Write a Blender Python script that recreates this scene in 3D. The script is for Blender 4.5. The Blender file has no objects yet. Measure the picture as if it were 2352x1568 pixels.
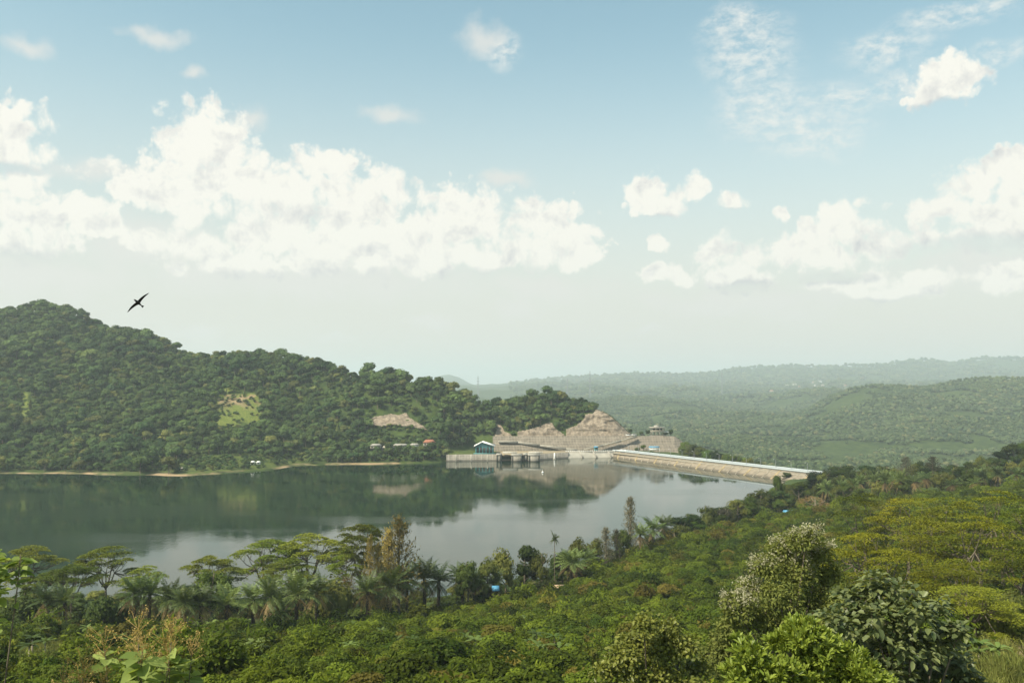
import bpy, math, random
import numpy as np
rng = np.random.default_rng(7)
R = math.radians
SC = bpy.context.scene
COL = SC.collection
# ------------------------------------------------------------------ camera
F = 2037.0; UC, VC = 1176.0, 784.0; VH = 882.0; CZ = 60.0      # photo frame taken as 2352 x 1568
PITCH = math.atan((VH-VC)/F)
cam = bpy.data.cameras.new('camera'); camo = bpy.data.objects.new('camera', cam); COL.objects.link(camo)
camo.location = (0, 0, CZ); camo.rotation_euler = (math.pi/2+PITCH, 0, 0)
cam.sensor_width = 36; cam.lens = 36*F/2352; cam.clip_start = 0.1; cam.clip_end = 60000
SC.camera = camo
SC.view_settings.view_transform = 'Standard'; SC.view_settings.look = 'None'
SC.view_settings.gamma = 1; SC.view_settings.exposure = 0.46
SC.cycles.max_bounces = 6; SC.cycles.diffuse_bounces = 3; SC.cycles.glossy_bounces = 3
SC.cycles.transparent_max_bounces = 8; SC.cycles.volume_bounces = 1; SC.cycles.use_denoising = True
SC.cycles.transmission_bounces = 2
# ------------------------------------------------------------------ sun
SUN_EL, SUN_AZ = R(50), R(-125)           # azimuth clockwise from +Y; the sun stands behind the camera to the left
sd = (math.sin(SUN_AZ)*math.cos(SUN_EL), math.cos(SUN_AZ)*math.cos(SUN_EL), math.sin(SUN_EL))
sl = bpy.data.lights.new('sun', 'SUN'); sl.energy = 5.0; sl.angle = R(0.5); sl.color = (1, .92, .76)
so = bpy.data.objects.new('sun', sl); COL.objects.link(so)
from mathutils import Vector
so.rotation_euler = Vector(sd).to_track_quat('Z', 'Y').to_euler()
# ------------------------------------------------------------------ node helper
class NT:
    def __init__(s, nt): s.nt = nt
    def n(s, t, **kw):
        o = s.nt.nodes.new(t)
        for k, v in kw.items(): setattr(o, k, v)
        return o
    def put(s, sock, v):
        if v is None: return
        if isinstance(v, bpy.types.NodeSocket): s.nt.links.new(v, sock)
        else: sock.default_value = v
    def m(s, op, a, b=None, c=None, clamp=False):
        o = s.n('ShaderNodeMath', operation=op); o.use_clamp = clamp
        s.put(o.inputs[0], a); s.put(o.inputs[1], b); s.put(o.inputs[2], c)
        return o.outputs[0]
    def v(s, op, a, b=None, sc=None):
        o = s.n('ShaderNodeVectorMath', operation=op)
        s.put(o.inputs[0], a); s.put(o.inputs[1], b)
        if sc is not None: s.put(o.inputs[3], sc)
        return o.outputs['Value'] if op in ('LENGTH', 'DOT_PRODUCT', 'DISTANCE') else o.outputs[0]
    def mix(s, f, a, b):
        o = s.n('ShaderNodeMix', data_type='RGBA'); s.put(o.inputs[0], f)
        s.put(o.inputs[6], a if isinstance(a, bpy.types.NodeSocket) else (*a, 1)); s.put(o.inputs[7], b if isinstance(b, bpy.types.NodeSocket) else (*b, 1))
        return o.outputs[2]
    def ramp(s, f, a, b, lo=0.0, hi=1.0, smooth=True):
        o = s.n('ShaderNodeMapRange'); o.interpolation_type = 'SMOOTHSTEP' if smooth else 'LINEAR'
        s.put(o.inputs[0], f); s.put(o.inputs[1], a); s.put(o.inputs[2], b); s.put(o.inputs[3], lo); s.put(o.inputs[4], hi)
        return o.outputs[0]
    def noise(s, vec, scale, detail=4, rough=.55, dim='3D', out=0):
        o = s.n('ShaderNodeTexNoise', noise_dimensions=dim); s.put(o.inputs['Vector'], vec)
        o.inputs['Scale'].default_value = scale; o.inputs['Detail'].default_value = detail; o.inputs['Roughness'].default_value = rough
        return o.outputs[out]
# ------------------------------------------------------------------ world: Nishita sky with procedural clouds by direction
W = bpy.data.worlds.new('World'); SC.world = W; W.use_nodes = True
g = NT(W.node_tree); W.node_tree.nodes.clear()
sky = g.n('ShaderNodeTexSky', sky_type='NISHITA'); sky.sun_disc = False
sky.sun_elevation = SUN_EL; sky.sun_rotation = SUN_AZ
sky.air_density = 1.0; sky.dust_density = 1.5; sky.ozone_density = 1.0; sky.altitude = 100
tc = g.n('ShaderNodeTexCoord'); sep = g.n('ShaderNodeSeparateXYZ'); g.put(sep.inputs[0], tc.outputs['Generated'])
AZ = g.m('ARCTAN2', sep.outputs[0], sep.outputs[1]); EL = g.m('ARCSINE', sep.outputs[2])
cmb = g.n('ShaderNodeCombineXYZ'); g.put(cmb.inputs[0], AZ); g.put(cmb.inputs[1], EL); P = cmb.outputs[0]
def azel(u, v):
    cx, cy = (u-UC)/F, (VC-v)/F; y = math.cos(PITCH)-cy*math.sin(PITCH); z = math.sin(PITCH)+cy*math.cos(PITCH)
    return math.atan2(cx, y), math.atan2(z, math.hypot(cx, y))
BLOBS = [(520,600,150,34),(880,600,150,36),(1080,585,120,34),(720,540,180,60),(350,440,110,40),(330,560,50,24),(1010,520,120,50),(468,285,80,48),(440,310,60,40),(520,320,55,45),(480,345,110,45),(420,420,170,55),(560,410,110,60),(745,372,92,34),(650,385,40,24),
 (650,450,210,70),(890,430,60,38),(820,470,120,60),(820,560,240,70),(1030,455,75,42),(1090,490,95,55),(1250,500,90,50),(1310,545,65,45),(1230,570,130,42),
 (1325,598,52,26),(425,500,38,38),(450,570,85,42),(620,520,130,70),(1000,590,130,40),(700,600,110,30),
 (20,275,68,44),(0,340,90,50),(30,430,66,38),(50,500,110,45),(170,480,80,34),(230,515,50,24),(30,560,120,40),
 (1495,440,45,36),(1460,440,26,20),(1520,470,70,32),(1590,435,34,30),(1680,463,44,24),(1795,500,22,16),(1515,562,26,17),
 (1520,625,62,26),(1575,640,32,24),(1645,580,40,36),(1735,590,44,30),(1690,635,90,34),(1800,590,48,34),(1935,485,52,32),(1925,535,95,40),(1880,590,85,44),
 (2010,575,55,32),(1960,650,85,30),(2110,650,75,32),(2050,672,100,18),
 (2340,385,70,42),(2240,430,75,38),(2160,480,85,34),(2290,500,120,60),(2240,540,140,28),(2320,640,70,42),
 (2180,175,72,44),(2150,215,55,26),(2235,165,40,18)]
FAINT = [(700,640,520,70),(60,640,260,60),(1250,660,200,45),(1750,690,350,45),(2250,620,240,60),(330,560,200,90),(1185,710,70,34),(990,745,70,26),(1810,722,60,26),(460,772,80,20),(1490,760,40,14),(770,775,50,14),(1665,715,30,16),(750,635,330,26),(120,630,200,40),
 (2240,590,150,26),(900,270,85,24),(60,100,55,26),(360,85,90,22),(440,170,28,20),(570,275,60,30),(1160,410,80,26),(1110,90,60,50),(330,400,260,40),(1700,690,300,30)]
UNDER = [(560,655,260,34),(820,645,220,30),(1120,640,180,34),(100,605,200,34),(30,385,70,16),(1520,505,80,14),(1690,485,40,8),(1550,665,90,14),(1720,660,120,20),
 (1900,640,110,16),(2000,695,110,12),(2250,560,200,26),(2320,700,90,16),(2160,240,90,12)]
THIN = [(1720,130,120,90),(1700,60,110,40),(1760,250,130,80),(1860,310,150,55),(2040,200,110,40),(2040,110,110,50),(2200,30,150,30),(2300,120,60,30),(1150,120,60,40),(1930,230,90,40)]
def field(p, blobs, k):
    acc = None
    for (u, v, ru, rv) in blobs:
        a, e = azel(u, v)
        d = g.v('MULTIPLY', g.v('SUBTRACT', p, (a, e, 0)), (F/ru, F/rv, 0)); L = g.v('LENGTH', d)
        acc = L if acc is None else g.m('SMOOTH_MIN', acc, L, k)
    return acc
def billow(p, scale, detail):
    o = g.n('ShaderNodeTexVoronoi', voronoi_dimensions='2D', feature='SMOOTH_F1'); g.put(o.inputs['Vector'], p)
    o.inputs['Scale'].default_value = scale; o.inputs['Detail'].default_value = detail; o.inputs['Roughness'].default_value = .55
    o.inputs['Smoothness'].default_value = .35
    return o.outputs['Distance']
warp = g.v('SCALE', g.v('SUBTRACT', g.noise(P, 22, 3, .5, '3D', 1), (.5, .5, .5)), None, .022)
PW = g.v('ADD', P, warp)
L0 = field(PW, [(u, v, ru*1.22, rv*1.28) for u, v, ru, rv in BLOBS], .30)
def detail(off):
    p = PW if off is None else g.v('ADD', PW, off)
    b = g.m('SUBTRACT', .40, billow(p, 46, 3.5)); f = g.m('SUBTRACT', g.noise(p, 30, 7, .58, '2D'), .5)
    return g.m('MULTIPLY_ADD', b, .75, g.m('MULTIPLY', f, .75))
D0 = detail(None)
C0 = g.m('MULTIPLY_ADD', D0, .85, g.m('SUBTRACT', 1.24, L0))
alpha = g.ramp(C0, .0, g.m('MULTIPLY_ADD', g.noise(P, 9, 1), 1.0, -.02))
under = g.m('SUBTRACT', 1.0, field(PW, UNDER, .5))
ns = lambda p: g.noise(p, 26, 7, .62, '2D')
ln = g.m('SUBTRACT', ns(PW), ns(g.v('ADD', PW, (-.007, .013, 0))))
body_ = g.ramp(C0, .0, .55)                        # thin edges stay bright, thick parts pick up relief
shade = g.m('SUBTRACT', g.m('MULTIPLY', ln, g.m('MULTIPLY_ADD', body_, 1.5, .1)), g.m('MULTIPLY', g.m('MAXIMUM', under, -.2), .60))
shade = g.ramp(shade, -.44, .10, 0, 1, False)
alpha = g.m('MULTIPLY', alpha, g.ramp(under, .0, .8, 1, .25))
cloudcol = g.mix(shade, (.66, .67, .67), (1.0, .98, .89))
pf = g.v('ADD', P, g.v('SCALE', warp, None, 1.6))
faint = g.ramp(g.m('ADD', g.m('SUBTRACT', 1.0, field(pf, FAINT, .3)), g.m('MULTIPLY', g.m('SUBTRACT', g.noise(P, 30, 6, .6), .5), 1.3)), -.1, .9, 0, .75)
thn = g.noise(g.v('ADD', g.v('MULTIPLY', P, (1, 1.9, 1)), g.v('SCALE', warp, None, 1.0)), 48, 7, .68)
thin = g.m('MULTIPLY', g.ramp(g.m('SUBTRACT', 1.2, field(pf, THIN, .4)), 0, .9), g.ramp(thn, .34, .70, 0, .85))
veil = g.ramp(EL, R(1), R(24), 1.0, 0.0)
skyc = g.n('ShaderNodeVectorMath', operation='MULTIPLY'); g.put(skyc.inputs[0], sky.outputs[0]); skyc.inputs[1].default_value = (.212, .232, .175)
c = g.mix(g.m('MULTIPLY', veil, .95), skyc.outputs[0], (.79, .755, .69))
c = g.mix(thin, c, (.86, .88, .84))
c = g.mix(faint, c, (.83, .82, .77))
c = g.mix(alpha, c, cloudcol)
bg = g.n('ShaderNodeBackground'); g.put(bg.inputs[0], c); bg.inputs[1].default_value = 0.72
wo = g.n('ShaderNodeOutputWorld'); g.put(wo.inputs[0], bg.outputs[0])
W.cycles.sampling_method = 'MANUAL'; W.cycles.sample_map_resolution = 512
# ------------------------------------------------------------------ geometry helpers
def ray(u, v):
    cx, cy = (np.asarray(u, float)-UC)/F, (VC-np.asarray(v, float))/F
    y = math.cos(PITCH)-cy*math.sin(PITCH); z = math.sin(PITCH)+cy*math.cos(PITCH)
    return cx/y, z/y
def at(u, v, D):
    sx, sz = ray(u, v); return float(sx*D), float(D), float(CZ+sz*D)
def su(u): return (np.asarray(u, float)-UC)/F
def proj(x, y, z):
    y = np.maximum(y, .01); X = x; Y = y*math.cos(PITCH)+(z-CZ)*math.sin(PITCH); Z = -y*math.sin(PITCH)+(z-CZ)*math.cos(PITCH)
    return UC+F*X/Y, VC-F*Z/Y
def vnoise(x, y, seed=0):
    xi, yi = np.floor(x), np.floor(y); fx, fy = x-xi, y-yi; fx = fx*fx*(3-2*fx); fy = fy*fy*(3-2*fy)
    def h(a, b):
        t = np.sin(a*127.1+b*311.7+seed*74.7)*43758.5453; return t-np.floor(t)
    return (h(xi, yi)*(1-fx)+h(xi+1, yi)*fx)*(1-fy)+(h(xi, yi+1)*(1-fx)+h(xi+1, yi+1)*fx)*fy
def fbm(x, y, o=4, seed=0):
    s = 0; a = .5; t = 0
    for i in range(o): s = s+a*vnoise(x*2**i, y*2**i, seed+i*5); t += a; a *= .5
    return s/t-.5
# crest of the dam, plan: from (90,735) to (187,557)
def crestD(u): return 490.6/(su(u)+.545)
def T(*a): return (a[0::2], a[1::2])
FS = T(-900,600, 0,602, 150,604, 350,588, 420,588, 500,596, 600,615, 680,655, 800,668, 1000,680, 1030,700, 1160,702, 1240,708, 1300,726, 1420,735, 1430,732)
def FSf(u):
    return np.where(u < 1430, np.interp(u, *FS), np.where(u < 1830, crestD(u), np.interp(u, (1830, 1900, 2352), (566, 580, 600))))
CD = T(-900,1000, 160,990, 320,950, 440,910, 580,900, 720,860, 870,830, 950,815, 1050,800, 1150,800, 1180,800, 1390,802, 1430,805)
CZt = T(-1500,120, -900,128, -300,136, 0,138, 80,140, 160,136, 240,119, 320,109, 390,95, 440,87, 580,86, 720,73, 870,65, 950,59, 1050,51, 1150,41, 1180,35, 1250,45, 1300,45, 1350,41, 1390,36, 1420,27, 1450,16)
def nodes(u):
    one = np.ones_like(u); I = lambda t: np.interp(u, *t)
    fs = FSf(u); cd = I(CD); cz = I(CZt)
    N = [(0*one, 57*one), (6*one, 53.4*one), (15*one, 49.5*one), (30*one, 45*one), (60*one, I(T(1900,38.5, 2250,41.5))), (90*one, I(T(1900,31.5, 2250,35))),
         (130*one, I(T(1100,22, 1500,24, 1900,24, 2250,27))), (175*one, I(T(1100,12, 1500,15.5, 1900,15.5, 2250,21))),
         (I(T(1000,215, 1300,235, 1500,300, 1700,350, 1900,370, 2100,380)), I(T(1000,5.5, 1300,6, 1500,4.5, 1700,5, 1900,7, 2100,11, 2352,16))),
         (I(T(1000,252, 1300,280, 1500,345, 1650,400, 1760,500, 1820,530, 1900,470, 2352,470)), I(T(1650,.3, 1760,.5, 1820,3, 1900,8, 2100,12, 2200,13, 2300,15, 2400,18))),
         (I(T(1000,270, 1300,300, 1500,363, 1650,418, 1760,512, 1820,540, 1900,500, 2352,520)), I(T(1650,-4, 1760,-3, 1820,3, 1900,5, 2100,9, 2200,11, 2300,14, 2400,17)))]
    N.append((np.where(u < 1830, fs-24, 560), I(T(1750,-5, 1820,1, 1900,1, 2352,10))))
    N.append((fs, I(T(1025,.3, 1035,-2, 1420,-2, 1440,1, 1820,1, 1900,-3, 2352,8))))
    left = u < 1135
    hill = lambda a, b: (fs+a*(cd-fs), b*cz)
    def blend(h, ab, va):          # left hill | abutment | valley, each (D, z)
        w1 = np.clip((u-1030)/60, 0, 1); w2 = np.clip((u-1560)/60, 0, 1)
        D = (h[0]*(1-w1)+ab[0]*w1)*(1-w2)+va[0]*w2; z = (h[1]*(1-w1)+ab[1]*w1)*(1-w2)+va[1]*w2
        return D, z
    vd = lambda a, b: (fs+a, b*one)
    N.append(blend((fs+I(T(280,24, 340,46, 700,42, 850,16)), I(T(300,3.0, 500,3.5, 700,4, 850,7))), (fs+8, 4.2*one), vd(12, -1)))
    N.append(blend(hill(.25, .10), (752*one, I(T(1540,4.4, 1600,2))), vd(30, -6)))
    N.append(blend(hill(.48, .36), (758*one, I(T(1040,8, 1135,15, 1540,14.6, 1600,3))), vd(55, -14)))
    N.append(blend(hill(.68, .64), (763*one, I(T(1040,12, 1135,16, 1540,14.8, 1600,2))), vd(85, -20)))
    N.append(blend(hill(.86, .88), (777*one, I(T(1100,30, 1150,24, 1200,28, 1250,30, 1300,31, 1350,34, 1385,37.5, 1420,27, 1445,17, 1460,15, 1545,14.5, 1600,-2))), vd(120, -28)))
    N.append(blend((cd, cz), (802*one, I(T(1180,35, 1250,45, 1300,45, 1350,41, 1390,35, 1420,26, 1445,16, 1460,14, 1550,10, 1600,-10))), vd(175, -36)))
    N.append((cd+220, I(T(-900,60, 300,40, 900,20, 1200,0, 1500,-38, 2352,-42))))
    N.append((1400*one, I(T(900,10, 1200,-30, 1900,-42, 2352,-38))))
    N.append((1750*one, I(T(900,-20, 1400,-36, 1860,-36, 2000,-24, 2352,-12))))
    N.append((2300*one, I(T(1000,-30, 1400,-28, 1800,-22, 1860,0, 1900,22, 1980,44, 2060,52, 2150,60, 2352,80, 2800,90))))
    N.append((3200*one, I(T(1000,-10, 1900,-6, 2352,20))))
    N.append((4500*one, 20*one)); N.append((6000*one, I(T(1100,30, 2000,60))))
    N.append((7500*one, I(T(900,40, 1100,60, 1300,92, 1400,125, 1600,140, 1700,188, 1800,214, 1900,205, 2000,216, 2060,222, 2100,258, 2130,250, 2180,232, 2250,284, 2352,278, 3200,260))))
    N.append((9000*one, I(T(960,20, 1000,125, 1015,165, 1025,160, 1038,166, 1060,120, 1095,30, 1300,40, 2352,180))))
    N.append((14000*one, 0*one)); N.append((21000*one, 0*one))
    return N
def H(x, y):
    x = np.atleast_1d(np.asarray(x, float)); y0 = np.atleast_1d(np.asarray(y, float)); y = np.maximum(y0, 4)
    u = np.clip(UC+F*x/y, -1500, 3700)
    acc = 0
    for du, w in ((-14, .25), (0, .5), (14, .25)):
        N = nodes(u+du*np.clip(y/800, 0, 1)); z = N[0][1].copy()
        for (D0, z0), (D1, z1) in zip(N[:-1], N[1:]):
            t = np.clip((y-D0)/np.maximum(D1-D0, .1), 0, 1); z = np.where(y >= D0, z0+(z1-z0)*t, z)
        acc = acc+w*z
    z = acc
    land = np.clip((z-4)/20, 0, 1)
    n = fbm(x/60, y/60, 4, 3); n2 = fbm(x/420, y/420, 4, 9)
    mid = np.clip((y-1000)/500, 0, 1)
    n3 = fbm(x/130, y/130, 3, 14); ab = np.clip((np.abs(u-1320)-250)/120, 0, 1); ab = np.where((y > 690) & (y < 768), ab, 1)
    z = z + np.where(y > 560, (7*n+8*n3)*land*ab*np.clip(np.abs(u-1500)/200-.25, 0, 1), .8*n) + mid*(n2*np.where(u > 1000, 52, 10)*np.clip(y/1800, .6, 2.2)*np.clip((9500-y)/4000, .35, 1) + fbm(x/150, y/150, 3, 21)*26)
    z = z + np.where((y > 570) & (u < 1015) & (z > -3.5) & (z < 5), 2.2*fbm(x/24, y/24, 3, 40), 0)
    return z
_LD = np.concatenate([np.linspace(590, 1050, 116), np.geomspace(1090, 7000, 20)])
def hit(u, v):
    """distance at which each sight line first meets the ground across the lake"""
    u = np.atleast_1d(np.asarray(u, float)); v = np.atleast_1d(np.asarray(v, float)); sx, sz = ray(u, v); n = len(u); g_ = lambda D, i=slice(None): CZ+sz[i]*D-H(sx[i]*D, D)
    lo = np.full(n, np.nan); hi = np.full(n, np.nan); open_ = np.ones(n, bool)
    for a, b in zip(_LD[:-1], _LD[1:]):
        i = np.nonzero(open_)[0]
        if not len(i): break
        below = g_(np.full(len(i), b), i) < 0; lo[i[below]] = a; hi[i[below]] = b; open_[i[below]] = False
    ok = ~np.isnan(lo); i = np.nonzero(ok)[0]; l = lo[i]; h = hi[i]
    for _ in range(7):
        m_ = (l+h)/2; bl = g_(m_, i) < 0; h = np.where(bl, m_, h); l = np.where(bl, l, m_)
    out = np.full(n, np.nan); out[i] = h; return out
def inpoly(u, v, poly):
    u = np.asarray(u); v = np.asarray(v); c = np.zeros(u.shape, bool); n = len(poly)
    for i in range(n):
        x1, y1 = poly[i]; x2, y2 = poly[(i+1) % n]
        with np.errstate(divide='ignore', invalid='ignore'):
            c ^= ((y1 > v) != (y2 > v)) & (u < (x2-x1)*(v-y1)/(y2-y1+1e-12)+x1)
    return c
class MB:
    """collects geometry for ONE mesh"""
    def __init__(s): s.v = []; s.l = []; s.t = []; s.mi = []; s.n = 0
    def add(s, V, Fa, m=0):
        V = np.asarray(V, float).reshape(-1, 3); s.v.append(V)
        if isinstance(Fa, np.ndarray): s.l.append((Fa+s.n).ravel()); s.t.append(np.full(len(Fa), Fa.shape[1])); s.mi.append(np.full(len(Fa), m))
        else:
            for f in Fa: s.l.append(np.asarray(f)+s.n); s.t.append(np.array([len(f)])); s.mi.append(np.array([m]))
        s.n += len(V); return s
    def box(s, c, d, m=0, rz=0, top=1.0):
        x, y, z = d[0]/2, d[1]/2, d[2]/2
        V = np.array([(-x,-y,-z),(x,-y,-z),(x,y,-z),(-x,y,-z),(-x*top,-y*top,z),(x*top,-y*top,z),(x*top,y*top,z),(-x*top,y*top,z)])
        c_, s_ = math.cos(rz), math.sin(rz); V = np.c_[V[:,0]*c_-V[:,1]*s_, V[:,0]*s_+V[:,1]*c_, V[:,2]]+np.array(c)
        return s.add(V, np.array([(3,2,1,0),(4,5,6,7),(0,1,5,4),(1,2,6,5),(2,3,7,6),(3,0,4,7)]), m)
    def prism(s, poly, z0, z1, m=0):
        n = len(poly); V = [(p[0], p[1], z0) for p in poly]+[(p[0], p[1], z1) for p in poly]
        return s.add(V, [list(range(n))[::-1], list(range(n, 2*n))]+[[i, (i+1) % n, n+(i+1) % n, n+i] for i in range(n)], m)
    def beam(s, a, b, w, h=None, m=0):
        a = np.array(a, float); b = np.array(b, float); h = h or w; d = b-a; L = np.linalg.norm(d); d /= L
        up = np.array([0, 0, 1.]) if abs(d[2]) < .95 else np.array([0, 1., 0]); r = np.cross(d, up); r /= np.linalg.norm(r); q = np.cross(r, d)
        V = [p+i*r*w/2+j*q*h/2 for p in (a, b) for i, j in ((-1,-1),(1,-1),(1,1),(-1,1))]
        return s.add(V, np.array([(3,2,1,0),(4,5,6,7),(0,1,5,4),(1,2,6,5),(2,3,7,6),(3,0,4,7)]), m)
    def tube(s, pts, rad, n=6, m=0):
        pts = np.asarray(pts, float); k = len(pts); d = np.gradient(pts, axis=0); d /= np.linalg.norm(d, axis=1)[:, None]+1e-9
        ref = np.array([.31, .95, .05]); A = np.cross(d, ref); A /= np.linalg.norm(A, axis=1)[:, None]+1e-9; B = np.cross(d, A)
        an = np.arange(n)*2*math.pi/n; rad = np.broadcast_to(np.asarray(rad, float), (k,))
        V = pts[:, None]+rad[:, None, None]*(np.cos(an)[None, :, None]*A[:, None]+np.sin(an)[None, :, None]*B[:, None])
        i, j = np.meshgrid(np.arange(k-1), np.arange(n), indexing='ij'); i = i.ravel(); j = j.ravel(); j2 = (j+1) % n
        s.add(V.reshape(-1, 3), np.c_[i*n+j, i*n+j2, (i+1)*n+j2, (i+1)*n+j], m)
        s.l.append(s.n-n+np.arange(n)); s.t.append(np.array([n])); s.mi.append(np.array([m])); return s
    def mesh(s, name, mats, smooth=False):
        me = bpy.data.meshes.new(name); V = np.concatenate(s.v); L = np.concatenate(s.l).astype(np.int32); t = np.concatenate(s.t).astype(np.int32)
        me.vertices.add(len(V)); me.vertices.foreach_set('co', V.astype(np.float32).ravel())
        me.loops.add(len(L)); me.loops.foreach_set('vertex_index', L)
        me.polygons.add(len(t)); me.polygons.foreach_set('loop_start', np.r_[0, np.cumsum(t)[:-1]].astype(np.int32)); me.polygons.foreach_set('loop_total', t)
        for m_ in (mats if isinstance(mats, (list, tuple)) else [mats]): me.materials.append(m_)
        me.polygons.foreach_set('material_index', np.concatenate(s.mi).astype(np.int32))
        if smooth: me.polygons.foreach_set('use_smooth', np.ones(len(t), bool))
        me.update(calc_edges=True); return me
def tagit(o, label=None, cat=None, group=None, kind=None):
    if label: o['label'] = label
    if cat: o['category'] = cat
    if group: o['group'] = group
    if kind: o['kind'] = kind
    return o
def link(name, me, parent=None, loc=(0,0,0), rz=0, sc=None):
    o = bpy.data.objects.new(name, me); COL.objects.link(o); o.location = loc; o.rotation_euler = (0, 0, rz)
    if sc is not None: o.scale = sc if isinstance(sc, (tuple, list)) else (sc, sc, sc)
    o.parent = parent; return o
def thing(name, label, cat, parts, loc=(0,0,0), rz=0, sc=None, group=None):
    """parts: [(name, mesh, [sub-parts])]; one bare mesh makes the thing a single object"""
    if not isinstance(parts, list): return tagit(link(name, parts, None, loc, rz, sc), label, cat, group)
    r = tagit(link(name, None, None, loc, rz, sc), label, cat, group)
    for p in parts:
        c_ = link(p[0], p[1], r)
        for q in (p[2] if len(p) > 2 else []): link(q[0], q[1], c_)
    return r
# ------------------------------------------------------------------ materials
def newmat(name):
    m = bpy.data.materials.new(name); m.use_nodes = True; m.node_tree.nodes.clear(); q = NT(m.node_tree); return m, q
def finish(q, shader, disp=None):
    o = q.n('ShaderNodeOutputMaterial'); q.put(o.inputs[0], shader)
def principled(q, col, rough=.7, spec=.3, normal=None):
    b = q.n('ShaderNodeBsdfPrincipled'); q.put(b.inputs['Base Color'], col if isinstance(col, bpy.types.NodeSocket) else (*col, 1))
    q.put(b.inputs['Roughness'], rough); q.put(b.inputs['Specular IOR Level'], spec)
    if normal is not None: q.put(b.inputs['Normal'], normal)
    return b.outputs[0]
def leafmat(name, a, b, c=None, spread=.35, trans=.25, rough=.6, spec=.08, wn=.02, vr=.45):
    """leaf colour runs a..b by leaf, tree and place; c is a rarer third colour by tree"""
    m, q = newmat(name); ge = q.n('ShaderNodeNewGeometry'); oi = q.n('ShaderNodeObjectInfo')
    wnz = q.noise(ge.outputs['Position'], wn, 3, .6)
    t = q.m('ADD', q.m('MULTIPLY', ge.outputs['Random Per Island'], spread), q.m('ADD', q.m('MULTIPLY', oi.outputs['Random'], .5), q.m('MULTIPLY', q.m('SUBTRACT', wnz, .5), 1.6)))
    col = q.mix(q.m('MULTIPLY', t, .9, clamp=True), a, b)
    if c:
        r2 = q.m('FRACT', q.m('MULTIPLY', oi.outputs['Random'], 7.31)); col = q.mix(q.ramp(r2, .80, 1.0), col, c)
    val = q.m('MULTIPLY_ADD', q.m('FRACT', q.m('MULTIPLY', oi.outputs['Random'], 13.7)), vr*2, .95-vr)
    col = q.v('SCALE', col, None, val)
    s1 = principled(q, col, rough, spec)
    tr = q.n('ShaderNodeBsdfTranslucent'); q.put(tr.inputs[0], q.v('MULTIPLY', col, (1.5, 1.45, .7)))
    mx = q.n('ShaderNodeMixShader'); mx.inputs[0].default_value = trans; q.put(mx.inputs[1], s1); q.put(mx.inputs[2], tr.outputs[0]); finish(q, mx.outputs[0]); return m
def plain(name, col, rough=.7, spec=.3, var=.25, scale=.5, metal=0):
    m, q = newmat(name); tcd = q.n('ShaderNodeTexCoord'); nz = q.noise(tcd.outputs['Object'], scale, 5, .65)
    c2 = tuple(x*(1-var) for x in col); s = principled(q, q.mix(q.ramp(nz, .3, .7), c2, col), rough, spec); s.node.inputs['Metallic'].default_value = metal
    finish(q, s); return m
M = {}
M['hill_leaf'] = leafmat('hill_leaf', (.032,.066,.024), (.130,.178,.052), (.165,.170,.050), wn=.016)
M['valley_leaf'] = leafmat('valley_leaf', (.050,.085,.040), (.165,.205,.085), (.200,.205,.095), wn=.0055, vr=.2)
M['scrub'] = leafmat('scrub', (.032,.058,.007), (.150,.180,.014), (.125,.105,.020), wn=.03)
M['dark_leaf'] = leafmat('dark_leaf', (.016,.034,.008), (.085,.110,.020), None)
M['olive_leaf'] = leafmat('olive_leaf', (.045,.062,.014), (.180,.175,.036), None)
M['bright_leaf'] = leafmat('bright_leaf', (.050,.090,.012), (.130,.170,.025), None)
M['albizia_leaf'] = leafmat('albizia_leaf', (.060,.090,.008), (.255,.235,.014), (.14,.17,.02), wn=.09, vr=.25)
M['albizia_green'] = leafmat('albizia_green', (.075,.108,.012), (.215,.22,.03), None, wn=.05)
M['gold_leaf'] = leafmat('gold_leaf', (.14,.12,.03), (.42,.31,.10), None)
M['brown_leaf'] = leafmat('brown_leaf', (.110,.075,.030), (.260,.160,.075), None)
M['palm_leaf'] = leafmat('palm_leaf', (.035,.068,.016), (.17,.21,.06), None, spec=.25, rough=.5)
M['dead_frond'] = leafmat('dead_frond', (.14,.10,.04), (.36,.26,.13), None)
M['grey_leaf'] = leafmat('grey_leaf', (.050,.052,.034), (.170,.150,.100), None)
M['banana_leaf'] = leafmat('banana_leaf', (.06,.10,.02), (.17,.21,.06), None, spec=.1, rough=.5)
M['flower'] = leafmat('flower', (.26,.25,.15), (.50,.47,.34), None, vr=0)
M['blossom_leaf'] = leafmat('blossom_leaf', (.036,.060,.014), (.17,.185,.045), None, spread=.9, vr=0)
M['gold_flower'] = leafmat('gold_flower', (.28,.20,.06), (.52,.38,.16), None, vr=0)
M['teak_leaf'] = leafmat('teak_leaf', (.028,.050,.016), (.205,.23,.088), None, spread=.9, spec=.3, rough=.42, vr=0)
M['narrow_leaf'] = leafmat('narrow_leaf', (.045,.090,.010), (.23,.28,.04), None, spread=.9, spec=.3, rough=.42, vr=0)
M['round_leaf'] = leafmat('round_leaf', (.026,.045,.008), (.20,.21,.04), None, spread=.9, spec=.25, rough=.42, vr=0)
M['young_leaf'] = leafmat('young_leaf', (.12,.18,.045), (.31,.37,.11), None, spread=.9, trans=.4, vr=0)
M['grass_leaf'] = leafmat('grass_leaf', (.07,.10,.02), (.20,.19,.05), None)
M['bark'] = plain('bark', (.17,.14,.10), .9, .1, .5, 3)
M['pale_bark'] = plain('pale_bark', (.34,.29,.21), .9, .1, .4, 3)
M['dark_bark'] = plain('dark_bark', (.06,.05,.035), .9, .1, .4, 3)
M['concrete'] = plain('concrete', (.42,.38,.32), .85, .2, .35, .25)
M['pale_concrete'] = plain('pale_concrete', (.38,.355,.30), .85, .2, .25, .3)
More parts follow.
